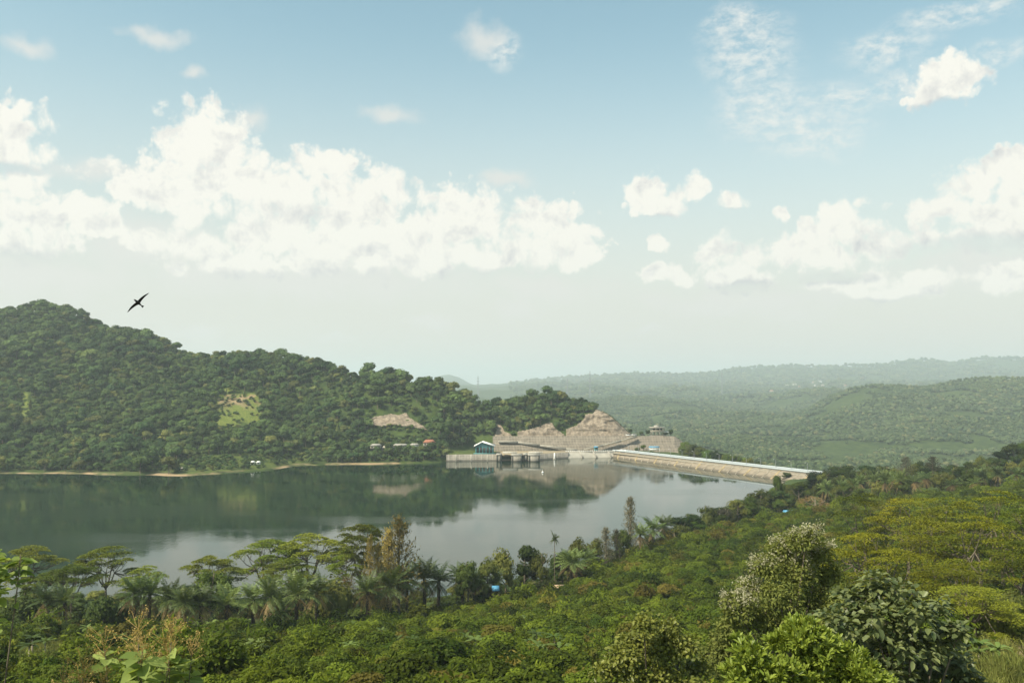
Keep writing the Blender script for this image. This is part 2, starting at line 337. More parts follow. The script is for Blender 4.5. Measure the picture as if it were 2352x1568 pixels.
M['asphalt'] = plain('asphalt', (.20,.21,.21), .9, .2, .2, .4)
M['rail'] = plain('rail', (.40,.44,.45), .5, .4, .1, 1)
M['white'] = plain('white', (.80,.79,.75), .5, .4, .1, .6)
M['teal'] = plain('teal', (.06,.22,.24), .5, .4, .35, .6)
M['blue'] = plain('blue', (.10,.32,.50), .5, .4, .15, .6)
M['turquoise'] = plain('turquoise', (.10,.30,.30), .5, .4, .15, .6)
M['red_roof'] = plain('red_roof', (.36,.15,.09), .8, .2, .35, 1)
M['grey_roof'] = plain('grey_roof', (.34,.32,.28), .8, .2, .3, 1)
M['dark'] = plain('dark', (.035,.035,.03), .6, .3, .3, 1)
M['cream'] = plain('cream', (.42,.38,.30), .8, .2, .2, .6)
M['steel'] = plain('steel', (.28,.29,.30), .5, .4, .2, 1)
M['soil'] = plain('soil', (.36,.24,.14), .95, .1, .4, .2)
M['rib'] = plain('rib', (.30,.26,.20), .9, .15, .2, .5); M['rib_gold'] = plain('rib_gold', (.36,.28,.16), .9, .15, .2, .5); M['soil_deck'] = plain('soil_deck', (.34,.28,.19), .95, .1, .3, .2); M['brown_mat'] = plain('brown_mat', (.40,.28,.18), .9, .1, .3, 1)
M['feather'] = plain('feather', (.022,.020,.018), .7, .2, .3, 30)
M['pale_feather'] = plain('pale_feather', (.30,.29,.26), .7, .2, .3, 30)
m, q = newmat('rock'); ge = q.n('ShaderNodeNewGeometry'); po = ge.outputs['Position']
st = q.noise(q.v('MULTIPLY', po, (1, 1, .35)), .35, 8, .7); st2 = q.noise(q.v('MULTIPLY', po, (.3, .3, 2.2)), .35, 4, .6); big_ = q.noise(po, .05, 4, .6)
col = q.mix(q.ramp(st, .32, .68), (.125,.10,.075), (.35,.285,.215)); col = q.mix(q.ramp(st2, .48, .62, 0, .45), col, (.14,.115,.085)); col = q.mix(q.ramp(big_, .5, .66, 0, .55), col, (.26,.20,.14))
bm_ = q.n('ShaderNodeBump'); bm_.inputs['Strength'].default_value = .9; bm_.inputs['Distance'].default_value = 1.6; q.put(bm_.inputs['Height'], st)
finish(q, principled(q, col, .95, .1, bm_.outputs[0])); M['rock'] = m
def gridmat(name, a, b, sx, sz, lw=.06):
    """concrete face cast in panels: joints run along x+y and z"""
    m, q = newmat(name); ge = q.n('ShaderNodeNewGeometry'); sp = q.n('ShaderNodeSeparateXYZ'); q.put(sp.inputs[0], ge.outputs['Position'])
    cx = q.m('FRACT', q.m('MULTIPLY', q.m('ADD', sp.outputs[0], q.m('MULTIPLY', sp.outputs[1], .35)), 1/sx)); cz = q.m('FRACT', q.m('MULTIPLY', sp.outputs[2], 1/sz))
    ln = q.m('MAXIMUM', q.m('LESS_THAN', cx, lw*1.6), q.m('LESS_THAN', cz, lw*2))
    nz = q.noise(ge.outputs['Position'], .25, 6, .7); st = q.noise(q.v('MULTIPLY', ge.outputs['Position'], (1, 1, .12)), .6, 4, .6)
    col = q.mix(q.ramp(nz, .3, .7), a, b); col = q.mix(q.ramp(st, .5, .75, 0, .45), col, tuple(x*.5 for x in a)); col = q.mix(q.m('MULTIPLY', ln, .7), col, tuple(min(1, x*1.5) for x in b))
    wl = q.ramp(q.m('MULTIPLY_ADD', nz, 1.4, sp.outputs[2]), 1.1, 2.1, .75, 0); col = q.mix(wl, col, tuple(x*.45 for x in a))
    finish(q, principled(q, col, .9, .15)); return m
M['panel_wall'] = gridmat('panel_wall', (.11,.095,.075), (.215,.185,.145), 2.4, 2.1)
M['quay_wall'] = gridmat('quay_wall', (.16,.145,.12), (.27,.245,.205), 4.5, 1.5)
M['lining'] = gridmat('lining', (.185,.155,.115), (.29,.24,.18), 1e5, 1e5, 0)
# ground
m, q = newmat('ground'); ge = q.n('ShaderNodeNewGeometry'); sp = q.n('ShaderNodeSeparateXYZ'); q.put(sp.inputs[0], ge.outputs['Position'])
at_ = q.n('ShaderNodeAttribute', attribute_name='cover'); sp2 = q.n('ShaderNodeSeparateColor'); q.put(sp2.inputs[0], at_.outputs[0])
n1 = q.noise(ge.outputs['Position'], .09, 6, .65); n2 = q.noise(ge.outputs['Position'], .006, 5, .6); n3 = q.noise(ge.outputs['Position'], .8, 4, .6)
col = q.mix(q.ramp(n1, .3, .7), (.020,.036,.010), (.060,.085,.020)); col = q.mix(q.ramp(n2, .5, .72, 0, .5), col, (.085,.105,.035))
gr = q.mix(q.ramp(n3, .35, .65), (.065,.105,.018), (.17,.18,.045)); so_ = q.mix(q.ramp(n1, .35, .65), (.15,.11,.06), (.30,.21,.13))
col = q.mix(sp2.outputs[0], col, gr); col = q.mix(sp2.outputs[1], col, so_)
n4 = q.noise(ge.outputs['Position'], .03, 4, .6)
shore = q.m('MULTIPLY', q.ramp(q.m('MULTIPLY_ADD', n1, 1.6, sp.outputs[2]), 1.1, 2.0, 1, 0), q.ramp(n4, .44, .58)); yok = q.m('MULTIPLY', shore, q.m('MULTIPLY', q.m('LESS_THAN', sp.outputs[1], 900), q.m('GREATER_THAN', sp.outputs[1], 450))); zok = q.m('MULTIPLY', yok, q.m('GREATER_THAN', sp.outputs[2], -1))
col = q.mix(zok, col, (.33,.235,.14))
finish(q, principled(q, col, .95, .1)); M['ground'] = m
# water
m, q = newmat('water'); ge = q.n('ShaderNodeNewGeometry'); po = ge.outputs['Position']
w1 = q.noise(q.v('MULTIPLY', po, (1, .55, 1)), .55, 3, .6); w2 = q.noise(po, .06, 2, .5)
bm_ = q.n('ShaderNodeBump'); bm_.inputs['Strength'].default_value = 1; q.put(bm_.inputs['Distance'], .035); q.put(bm_.inputs['Height'], w1)
wind = q.ramp(q.noise(q.v('MULTIPLY', po, (1, 2.6, 1)), .009, 4, .55), .42, .66)
q.put(bm_.inputs['Distance'], q.m('MULTIPLY_ADD', wind, .028, .011))
b = q.n('ShaderNodeBsdfPrincipled'); b.inputs['Base Color'].default_value = (.006,.020,.008,1); b.inputs['IOR'].default_value = 1.33; b.inputs['Specular IOR Level'].default_value = .44
q.put(b.inputs['Roughness'], q.m('MULTIPLY_ADD', wind, .07, .032)); q.put(b.inputs['Normal'], bm_.outputs[0]); finish(q, b.outputs[0]); M['water'] = m
# ------------------------------------------------------------------ terrain
CLEAR = [(500,915),(520,905),(590,905),(602,940),(600,965),(560,975),(510,985),(490,975)]
CLEAR2 = [(0,1498),(60,1475),(190,1452),(205,1475),(170,1510),(0,1540)]
CLEAR3 = [(45,905),(62,900),(68,935),(60,960),(48,950)]
FIELD = [(2240,1462),(2400,1462),(2420,1540),(2200,1520)]
sg = np.concatenate([np.linspace(-1.3, -.66, 50), np.linspace(-.65, .65, 700), np.linspace(.66, 1.3, 50)])
dg = np.concatenate([[4.0], np.geomspace(7, 560, 150), np.linspace(563, 1060, 190), np.geomspace(1070, 21000, 150)])
S, Dg = np.meshgrid(sg, dg); X = (S*Dg).ravel(); Y = Dg.ravel(); Z = H(X, Y)
nr, nc = S.shape; i, j = np.meshgrid(np.arange(nr-1), np.arange(nc-1), indexing='ij'); i = i.ravel(); j = j.ravel()
mb = MB(); mb.add(np.c_[X, Y, Z], np.c_[i*nc+j, i*nc+j+1, (i+1)*nc+j+1, (i+1)*nc+j])
row0 = np.c_[X[:nc], Y[:nc], Z[:nc]]; back = row0.copy(); back[:, 1] = -40; back[:, 0] *= 8; back[:, 2] = 57
mb.add(np.r_[row0, back], np.c_[np.arange(nc-1)+nc, np.arange(nc-1)+nc+1, np.arange(nc-1)+1, np.arange(nc-1)])
me = mb.mesh('ground', M['ground'], True)
pu, pv = proj(X, Y, Z); edge = 34*fbm(X/11, Y/11, 4, 2)
gmask = (inpoly(pu, pv+edge*1.5, CLEAR)*(Y > 600)+inpoly(pu, pv+edge, CLEAR2)*(Y < 200)+inpoly(pu, pv, CLEAR3)*(Y > 600)).astype(float)
bench = ((pu > 380+500*fbm(X/16, Y/16, 3, 77)) & (pu < 720+300*fbm(X/16, Y/16, 3, 78)) & (fbm(X/7, Y/7, 3, 79) > -.10) & (Y > 580) & (Z > .8) & (Z < 7)).astype(float); gmask = np.maximum(gmask, bench*.42)
deck = ((pu > 1030) & (pu < 1330) & (Y > 690) & (Y < 745) & (Z > 2)).astype(float); gmask = np.maximum(gmask, deck*.35)
smask = (inpoly(pu, pv, CLEAR)*(Y > 600)*np.clip((945-pv)/25, 0, .8)*(fbm(X/7, Y/7, 3, 5) > -.03)+inpoly(pu, pv+edge, FIELD)*(Y < 110)*.75).astype(float)
ca = me.color_attributes.new('cover', 'FLOAT_COLOR', 'POINT'); cc = np.zeros((len(me.vertices), 4), np.float32); cc[:len(X), 0] = gmask; cc[:len(X), 1] = smask; cc[:, 3] = 1
ca.data.foreach_set('color', cc.ravel())
tagit(link('ground', me), kind='structure')
mb = MB(); wp = [(-900, 200), (-100, 225), (60, 235), (120, 300), (170, 400), (230, 500), (196, 553), (96, 739), (60, 758), (-100, 735), (-300, 690), (-900, 680)]
mb.add([(x, y, 0) for x, y in wp], [list(range(len(wp)))]); tagit(link('water', mb.mesh('water', M['water'])), kind='structure')
# haze: one closed box of even pale air round everything
m, q = newmat('haze'); pv_ = q.n('ShaderNodeVolumePrincipled'); pv_.inputs['Color'].default_value = (.80,.90,.96,1); pv_.inputs['Density'].default_value = .00014; pv_.inputs['Anisotropy'].default_value = 0.1
o = q.n('ShaderNodeOutputMaterial'); q.nt.links.new(pv_.outputs[0], o.inputs['Volume'])
zlo = float(Z.min())-2
mb = MB().box((0, 10300, (zlo+380)/2), (58000, 22000, 380-zlo)); tagit(link('haze', mb.mesh('haze', m)), kind='stuff')

# ------------------------------------------------------------------ foliage builders (unit sized meshes, shared by copies)
def unit(n):
    d = rng.normal(size=(n, 3)); return d/np.linalg.norm(d, axis=1)[:, None]
def quads(mb, C, Nn, size, aspect=.6, m=0, axis=None, jit=.35):
    """one leaf (kite) per centre, facing Nn; axis = preferred long direction"""
    n = len(C); Nn = Nn/np.linalg.norm(Nn, axis=1)[:, None]
    a = unit(n) if axis is None else axis+unit(n)*jit; a = a-(a*Nn).sum(1)[:, None]*Nn; a /= np.linalg.norm(a, axis=1)[:, None]+1e-9; b = np.cross(Nn, a)
    s = (size*rng.uniform(.6, 1.25, n))[:, None]; V = np.stack([C-a*s*.5, C+b*s*aspect*.5-a*s*.05, C+a*s*.5-Nn*s*.12, C-b*s*aspect*.5-a*s*.05], 1)
    return mb.add(V.reshape(-1, 3), np.arange(4*n).reshape(n, 4), m)
def lobes_cloud(mb, lobes, n, size, up=.35, jit=.55, aspect=.75, m=0, core=.72, lo=.8, mcore=None):
    L = np.array(lobes, float); c = L[:, :3]; r = L[:, 3:6]; w = (r[:, 0]*r[:, 2]); w = w/w.sum(); k = rng.choice(len(L), n, p=w)
    d = unit(n); d[:, 2] = np.where(d[:, 2] < -.35, -d[:, 2], d[:, 2]); rad = rng.uniform(lo, 1.08, n)[:, None]; Pp = c[k]+d*r[k]*rad
    keep = np.ones(n, bool)
    for q_ in range(len(L)): keep &= ~((np.linalg.norm((Pp-c[q_])/r[q_], axis=1) < .72) & (k != q_))
    nn = d/r[k]; nn /= np.linalg.norm(nn, axis=1)[:, None]; nn = nn+np.array([0, 0, up])+unit(n)*jit
    quads(mb, Pp[keep], nn[keep], size, aspect, m)
    if core:
        th = np.linspace(0, 2*math.pi, 9)[:-1]; ph = np.linspace(.25, math.pi-.25, 5)
        for q_ in range(len(L)):
            V = np.array([(math.sin(p)*math.cos(t), math.sin(p)*math.sin(t), math.cos(p)) for p in ph for t in th])*r[q_]*core*rng.uniform(.85, 1.1, (40, 1))+c[q_]
            i, j = np.meshgrid(np.arange(4), np.arange(8), indexing='ij'); i = i.ravel(); j = j.ravel(); mb.add(V, np.c_[i*8+j, i*8+(j+1) % 8, (i+1)*8+(j+1) % 8, (i+1)*8+j], m if mcore is None else mcore)
            mb.add(V, [list(range(8))[::-1]], m if mcore is None else mcore)
    return mb
def rand_lobes(k, R_, Hc, r, rz=.8, spread=1.0):
    out = []
    for _ in range(k):
        a = rng.uniform(0, 6.283); d = R_*math.sqrt(rng.uniform(0, 1))*spread; q_ = rng.uniform(.7, 1.2)*r
        out.append((d*math.cos(a), d*math.sin(a), Hc*(1-.35*(d/R_)**2)+rng.uniform(-.35, .35)*r, q_, q_, q_*rz))
    return out
def limbs(mb, H_, R_, n, r0, m=0, base=.35, lean=.0):
    """tapered trunk with limbs that reach into the crown"""
    t = np.linspace(0, 1, 6); ph = rng.uniform(0, 6.28); tr = np.c_[R_*.12*np.sin(t*3+ph)-R_*.12*math.sin(ph)+lean*t, R_*.1*np.sin(t*2.3), H_*.8*t]
    mb.tube(tr, r0*(1-.7*t), 7, m); tips = []
    for k in range(n):
        s = base+(.75-base)*k/max(n-1, 1); p0 = np.array([np.interp(s, t*.8/.8, tr[:, i_]) for i_ in range(3)]); a = k*2.4+rng.uniform(-.4, .4)
        e = p0+np.array([math.cos(a)*R_*.75, math.sin(a)*R_*.75, H_*rng.uniform(.12, .28)]); md = (p0+e)/2+np.array([0, 0, -.04*H_]); mb.tube([p0, md, e], [r0*.45*(1-s*.5), r0*.28, r0*.1], 5, m); tips.append(e)
    return tips
def hill_tree(k):                     # 10 m high round tree, single mesh
    mb = MB(); lobes_cloud(mb, rand_lobes(8, 3.2, 7.2, 2.3), 330, 1.15, up=.3, jit=.6, m=0)
    mb.tube([(0, 0, -1), (0, 0, 6)], [.3, .2], 5, 1); return mb.mesh('hillside_tree', [M['hill_leaf'], M['bark']])
def conic_tree(k):
    mb = MB(); lb = [(rng.uniform(-.4, .4), rng.uniform(-.4, .4), 2.5+i_*1.7, 2.4-.36*i_, 2.4-.36*i_, 1.3) for i_ in range(6)]
    lobes_cloud(mb, lb, 330, .9, up=.2, jit=.6); mb.tube([(0, 0, -1), (0, 0, 9)], [.3, .1], 5, 1); return mb.mesh('hillside_tree', [M['hill_leaf'], M['bark']])
def valley_tree(k):
    mb = MB(); lobes_cloud(mb, rand_lobes(5, 3.0, 5.5, 2.9), 95, 1.9, up=.3, jit=.6, core=.8); return mb.mesh('valley_tree', [M['valley_leaf']])
def shrub(k):                         # about 3.4 m wide, 2.6 m high
    mb = MB(); lobes_cloud(mb, rand_lobes(10, 1.25, 1.5, .68, .9), 2000, .23, up=.45, jit=.75, core=.78)
    return mb.mesh('shrub', [M['scrub']])
def shrub_loose(k):
    mb = MB(); lobes_cloud(mb, rand_lobes(8, 1.2, 1.6, .62, 1.1), 1400, .25, up=.2, jit=.9, core=.6, lo=.6)
    n = 60; C = np.c_[rng.normal(0, .7, n), rng.normal(0, .7, n), rng.uniform(1.6, 2.9, n)]; quads(mb, C, unit(n)+np.array([0,0,.3]), .5, .3)
    return mb.mesh('shrub', [M['scrub']])
HILLT = [hill_tree(k) for k in range(6)]+[conic_tree(0)]; VALT = [valley_tree(k) for k in range(5)]; SHR = [shrub(k) for k in range(5)]+[shrub_loose(k) for k in range(3)]
# geometry-node scatter for what nobody could count
def scatter(name, meshes, pts, rot, scl, idx, label):
    src = bpy.data.collections.new(name+'_source')
    for k, me_ in enumerate(meshes):
        o = bpy.data.objects.new('%s_%02d' % (name, k), me_); src.objects.link(o)
    me = bpy.data.meshes.new(name); me.vertices.add(len(pts)); me.vertices.foreach_set('co', np.asarray(pts, np.float32).ravel())
    for nm, ar, ty in (('rot', rot, 'FLOAT'), ('scl', scl, 'FLOAT'), ('idx', idx, 'INT')):
        a = me.attributes.new(nm, ty, 'POINT'); a.data.foreach_set('value', np.asarray(ar, np.int32 if ty == 'INT' else np.float32))
    ng = bpy.data.node_groups.new(name, 'GeometryNodeTree'); ng.interface.new_socket('Geometry', in_out='INPUT', socket_type='NodeSocketGeometry'); ng.interface.new_socket('Geometry', in_out='OUTPUT', socket_type='NodeSocketGeometry')
    N = ng.nodes.new; gi = N('NodeGroupInput'); go = N('NodeGroupOutput'); ci = N('GeometryNodeCollectionInfo'); ci.inputs['Collection'].default_value = src; ci.inputs['Separate Children'].default_value = True; ci.inputs['Reset Children'].default_value = True
    ip = N('GeometryNodeInstanceOnPoints'); ip.inputs['Pick Instance'].default_value = True
    def attr(nm, ty):
        a = N('GeometryNodeInputNamedAttribute'); a.data_type = ty; a.inputs['Name'].default_value = nm; return [s_ for s_ in a.outputs if s_.enabled and s_.name == 'Attribute'][0]
    cx = N('ShaderNodeCombineXYZ'); Lk = ng.links.new
    Lk(gi.outputs[0], ip.inputs['Points']); Lk(ci.outputs[0], ip.inputs['Instance']); Lk(attr('idx', 'INT'), ip.inputs['Instance Index']); Lk(attr('rot', 'FLOAT'), cx.inputs[2])
    Lk(cx.outputs[0], ip.inputs['Rotation']); Lk(attr('scl', 'FLOAT'), ip.inputs['Scale']); Lk(ip.outputs[0], go.inputs[0])
    o = link(name, me); o['kind'] = 'stuff'; o['label'] = label; mo = o.modifiers.new('scatter', 'NODES'); mo.node_group = ng; return o

# ------------------------------------------------------------------ rock faces cut into the hill
ROCKS = {
 'main': [(1300,985),(1325,975),(1340,962),(1345,950),(1362,948),(1368,940),(1382,938),(1400,943),(1420,958),(1436,975),(1449,993),(1452,1004),(1300,1003)],
 'mid': [(1188,990),(1215,985),(1240,978),(1262,967),(1270,972),(1278,985),(1295,996),(1300,1003),(1188,1003)],
 'low': [(1138,985),(1142,972),(1152,976),(1160,990),(1172,995),(1180,1003),(1136,1003)],
 'left': [(846,976),(850,962),(862,955),(880,953),(898,949),(915,952),(934,946),(940,957),(955,967),(972,977),(985,989),(965,984),(945,981),(925,979),(900,975),(880,981),(860,977)]}
RLAB = {'main': 'tall bare rock face cut into the hilltop above the dam end', 'mid': 'lower sloping rock cut between the two bushy spurs', 'low': 'small reddish rock cut beside the green hall', 'left': 'brown rock cut in the wooded slope above the lakeside houses'}
for nm, poly in ROCKS.items():
    A = np.array(poly); u0, v0 = A.min(0)-3; u1, v1 = A.max(0)+3; st = 2.0; gu = np.arange(u0, u1, st); gv = np.arange(v0, v1, 1.6)
    U, V = np.meshgrid(gu, gv); Dh = hit(U.ravel(), V.ravel()); ok = ~np.isnan(Dh) & (Dh < 900); Dh = np.where(ok, Dh, 800)
    ins = inpoly(U.ravel(), V.ravel(), poly); sx, sz = ray(U.ravel(), V.ravel()); x = sx*Dh
    off = np.where(ins, 1.6+4.0*fbm(x/7, V.ravel()/9, 4, 3)+1.6*(vnoise(x/30, V.ravel()/4.5, 6)-.5)+1.0*fbm(x/1.5, V.ravel()/4, 3, 8), -2.5); Dh = Dh-off
    Pp = np.c_[sx*Dh, Dh, CZ+sz*Dh]; Pp[:, 2] = np.where(ins, Pp[:, 2], Pp[:, 2]-.6)
    n_, m_ = U.shape; i, j = np.meshgrid(np.arange(n_-1), np.arange(m_-1), indexing='ij'); i = i.ravel(); j = j.ravel(); Q = np.c_[i*m_+j, (i+1)*m_+j, (i+1)*m_+j+1, i*m_+j+1]
    near = ins.copy()
    okq = (ins[Q].sum(1) >= 1) & ok[Q].all(1) & (np.ptp(Pp[Q][:, :, 1], axis=1) < 25); mb = MB(); mb.add(Pp, Q[okq]); o = link('rock_face', mb.mesh('rock_face', M['rock'], False)); o['kind'] = 'structure'; o['label'] = RLAB[nm]

# ------------------------------------------------------------------ forest on the hill across the lake
NOTREE = [CLEAR, CLEAR3, *ROCKS.values(), [(1025,1036),(1140,1000),(1340,1000),(1470,980),(1560,985),(1600,1050),(1420,1060),(1025,1062)], [(1084,1000),(1140,1000),(1150,1036),(1084,1036)],
          [(893,990),(932,990),(932,1003),(893,1003)], [(940,992),(958,992),(958,1002),(940,1002)], [(978,993),(1002,995),(1002,1003),(982,1003)]]
def free(x, y, z, h):
    bad = np.zeros(x.shape, bool)
    for t in (0, .5, .95):
        a, b = proj(x, y, z+h*t)
        for p in NOTREE: bad |= inpoly(a, b, p)
    return ~bad
def poisson(n, cell, x0, x1, y0, y1):
    nx = int((x1-x0)/cell); ny = int((y1-y0)/cell); gx, gy = np.meshgrid(np.arange(nx), np.arange(ny)); gx = gx.ravel().astype(float); gy = gy.ravel().astype(float)
    gx += rng.uniform(-.45, .45, len(gx))+.5*(gy % 2); gy += rng.uniform(-.45, .45, len(gy)); return x0+gx*cell, y0+gy*cell
x, y = poisson(0, 7.3, -820, 190, 585, 1030); u_ = UC+F*x/y; z = H(x, y); s = rng.uniform(.6, 1.3, len(x))*(1+1.0*np.clip(fbm(x/40, y/40, 3, 61), -.25, .4))*np.where(rng.uniform(size=len(x)) < .07, 1.35, 1)
cz = np.interp(u_, *CD); ok = (u_ > -330) & (u_ < 1455) & (z > .5) & (y < cz+60)
low = (u_ > 360+420*fbm(x/16, y/16, 3, 77)) & (u_ < 740) & (z < 6.2+9*fbm(x/20, y/20, 2, 5)); s = np.where(low, s*.45, s); ok &= ~low | (rng.uniform(size=len(x)) < .34)
s = np.where((u_ > 1300) & (y > 765), s*.65, s); s = np.where((z < 6) & (u_ < 300), s*.7, s)
ok &= free(x, y, z, 9.5*s)
x, y, z, s = x[ok], y[ok], z[ok], s[ok]; pu_, pv_2 = proj(x, y, z)
inview = (pu_ > -10) & (pu_ < 2362); key = np.where(inview, s/y, 0); order = np.argsort(-key); top = order[:300]; rest = order[300:]
idx = rng.choice(7, len(x), p=[.162]*6+[.028]); idx = np.where((idx == 6) & (y > 780), 2, idx)
def spot_h(k):
    u = pu_[k]; form = 'pointed' if idx[k] == 6 else 'round'
    w = 'at the left end of the far shore' if u < 300 else 'on the low green shore left of the clearing' if u < 480 else 'on the far bank below the yellow clearing' if u < 620 else 'on the far bank between the clearing and the lakeside houses' if u < 840 else 'around the lakeside houses under the brown rock cut' if u < 1030 else 'on the wooded spur behind the green hall'
    return form+' green tree '+w, 'far trees '+w
for k in top:
    thing('hillside_tree', spot_h(k)[0], 'tree', HILLT[idx[k]], (x[k], y[k], z[k]-.3), rng.uniform(0, 6.28), (s[k], s[k], s[k]*rng.uniform(.85, 1.1)), spot_h(k)[1])
scatter('hillside_forest', HILLT, np.c_[x, y, z-.3][rest], rng.uniform(0, 6.28, len(rest)), s[rest], idx[rest], 'dense forest covering the hill across the lake')
def hx(u, v): return inpoly(u, v, CLEAR) | inpoly(u, v, CLEAR3)
x, y = poisson(0, 4.3, -90, 110, 715, 815); u_ = UC+F*x/y; z = H(x, y); s = rng.uniform(.45, .85, len(x)); k_ = (u_ > 1020) & (u_ < 1440) & (y < np.interp(u_, *CD)+5) & free(x, y, z, 9*s)
scatter('hillside_thicket', HILLT[:6], np.c_[x, y, z-.8][k_], rng.uniform(0, 6.28, k_.sum()), s[k_], rng.integers(0, 6, k_.sum()), 'dense young trees on the steep spur above the rock cuts')
x, y = poisson(0, 3.0, -700, 110, 600, 830); u_ = UC+F*x/y; z = H(x, y); s = rng.uniform(.24, .5, len(x)); keep = (z > 1.2) & (u_ > -100) & (u_ < 1455) & (y < np.interp(u_, *CD)+5)
a, b = proj(x, y, z); inr = np.zeros(len(x), bool)
for p in ROCKS.values(): inr |= inpoly(a, b+2, p)
incl = hx(a, b); wk = inpoly(a, b, NOTREE[6]) | inpoly(a, b, NOTREE[7])
keep &= (~inr | (rng.uniform(size=len(x)) < .05)) & ~wk & (~free(x, y, z, 9.5) | (z < 6)) & (~incl | (rng.uniform(size=len(x)) < .22)) & free(x, y, z, .5) & ~((u_ > 320) & (u_ < 745) & (z < 6.5) & (rng.uniform(size=len(x)) < .62)) | (keep & incl & (rng.uniform(size=len(x)) < .18))
scatter('hillside_bushes', HILLT[:6], np.c_[x, y, z-1.2*s*2][keep], rng.uniform(0, 6.28, keep.sum()), s[keep], rng.integers(0, 6, keep.sum()), 'low bushes round the clearings and rock cuts of the far hill')
# valley forest beyond the dam
def valley(cell, y0, y1, sc):
    x, y = poisson(0, cell, 0 if y0 > 1500 else -120, y1*.64, y0, y1); u_ = UC+F*x/y; ok = (u_ > 960) & (u_ < 2420) & (y < y1)
    x, y = x[ok], y[ok]; z = H(x, y); gap = fbm(x/130, y/130, 4, 33); ok = (gap < .10) & ~((z > -1) & (y < 900)); s = rng.uniform(.7, 1.25, len(x))*sc*(1+.6*np.clip(gap, -.3, .3))
    return x[ok], y[ok], z[ok], s[ok]
parts = [valley(8, 760, 1700, .85), valley(10, 1700, 3300, 1.1), valley(24, 3300, 5500, 2.3), valley(38, 5500, 7700, 3.3)]
x, y, z, s = [np.concatenate(a) for a in zip(*parts)]
scatter('valley_forest', VALT, np.c_[x, y, z-.5], rng.uniform(0, 6.28, len(x)), s, rng.integers(0, 5, len(x)), 'hazy green forest filling the valley beyond the dam')
print('hill', len(rest), 'valley', len(x))
# ------------------------------------------------------------------ scrub field in front
x, y = poisson(0, 2.75, -140, 260, 26, 380); u_ = UC+F*x/y; z = H(x, y)
lim = np.interp(u_, (0, 450, 600, 700, 850, 1000, 1130, 1300, 1500, 1700, 1900, 2352), (166, 150, 156, 165, 182, 203, 212, 228, 292, 345, 372, 372)); pu_, pv_2 = proj(x, y, z+1)
ok = (u_ > -150) & (u_ < 2500) & (y < lim) & (pv_2 < 1640) & ~inpoly(pu_, pv_2, CLEAR2) & ~inpoly(pu_, pv_2+10, FIELD) & ~((u_ > 1950) & (y < 60)) & ~((u_ > 1960) & (y < 205) & (rng.uniform(size=len(x)) < .7))
x, y, z, pu_, pv_2 = x[ok], y[ok], z[ok], pu_[ok], pv_2[ok]; s = rng.uniform(.7, 1.35, len(x))*np.where(rng.uniform(size=len(x)) < .12, 1.45, 1)*np.interp(y, (60, 180, 350), (.85, 1.0, 1.25))
inview = (pu_ > -20) & (pu_ < 2372) & (pv_2 < 1600); key = np.where(inview, s/y, 0); order = np.argsort(-key); top = order[:300]; rest = order[300:]; idx = rng.integers(0, 8, len(x))
def spot_s(k):
    u = pu_[k]; form = 'loose twiggy' if idx[k] > 4 else 'dense rounded'
    w = 'around the golden-flowered young trees' if u < 480 else 'right of the golden-flowered young trees' if u < 800 else 'at the bottom centre of the view' if u < 1130 else 'left of the small-leaved round tree' if u < 1400 else 'behind the small-leaved round tree' if u < 1640 else 'beside the blossoming tree'
    return form+' green shrub in the scrub '+w, 'scrub shrubs '+w
for k in top:
    thing('shrub', spot_s(k)[0], 'shrub', SHR[idx[k]], (x[k], y[k], z[k]-.3), rng.uniform(0, 6.28), (s[k], s[k], s[k]*rng.uniform(.8, 1.15)), spot_s(k)[1])
scatter('scrub', SHR, np.c_[x, y, z-.3][rest], rng.uniform(0, 6.28, len(rest)), s[rest], idx[rest], 'dense green scrub covering the slope down to the lake')
print('scrub', len(rest))
def tuft():
    mb = MB(); n = 60; C = np.c_[rng.normal(0, .28, n), rng.normal(0, .28, n), rng.uniform(.15, .5, n)]; d = np.c_[C[:, :2]*1.2, np.ones(n)]; quads(mb, C, unit(n)+np.array([0, -.3, .2]), .85, .07, 0, d, .15); return mb.mesh('grass_tuft', [M['grass_leaf']])
TU = [tuft() for _ in range(3)]
x = np.concatenate([rng.uniform(12, 62, 5200), rng.uniform(-110, -30, 5200)]); y = np.concatenate([rng.uniform(26, 88, 5200), rng.uniform(60, 150, 5200)]); u_ = UC+F*x/y; z = H(x, y); a, b = proj(x, y, z); edge = 30*fbm(x/6, y/6, 2, 2)
k_ = ((u_ > 2120) & (u_ < 2480) & (~inpoly(a, b, FIELD) | (rng.uniform(size=len(x)) < .25))) | inpoly(a, b+edge*.6, CLEAR2)
s = rng.uniform(.6, 1.5, len(x)); scatter('grass', TU, np.c_[x, y, z][k_], rng.uniform(0, 6.28, k_.sum()), s[k_], rng.integers(0, 3, k_.sum()), 'rough grass on the open patches of the near slope')

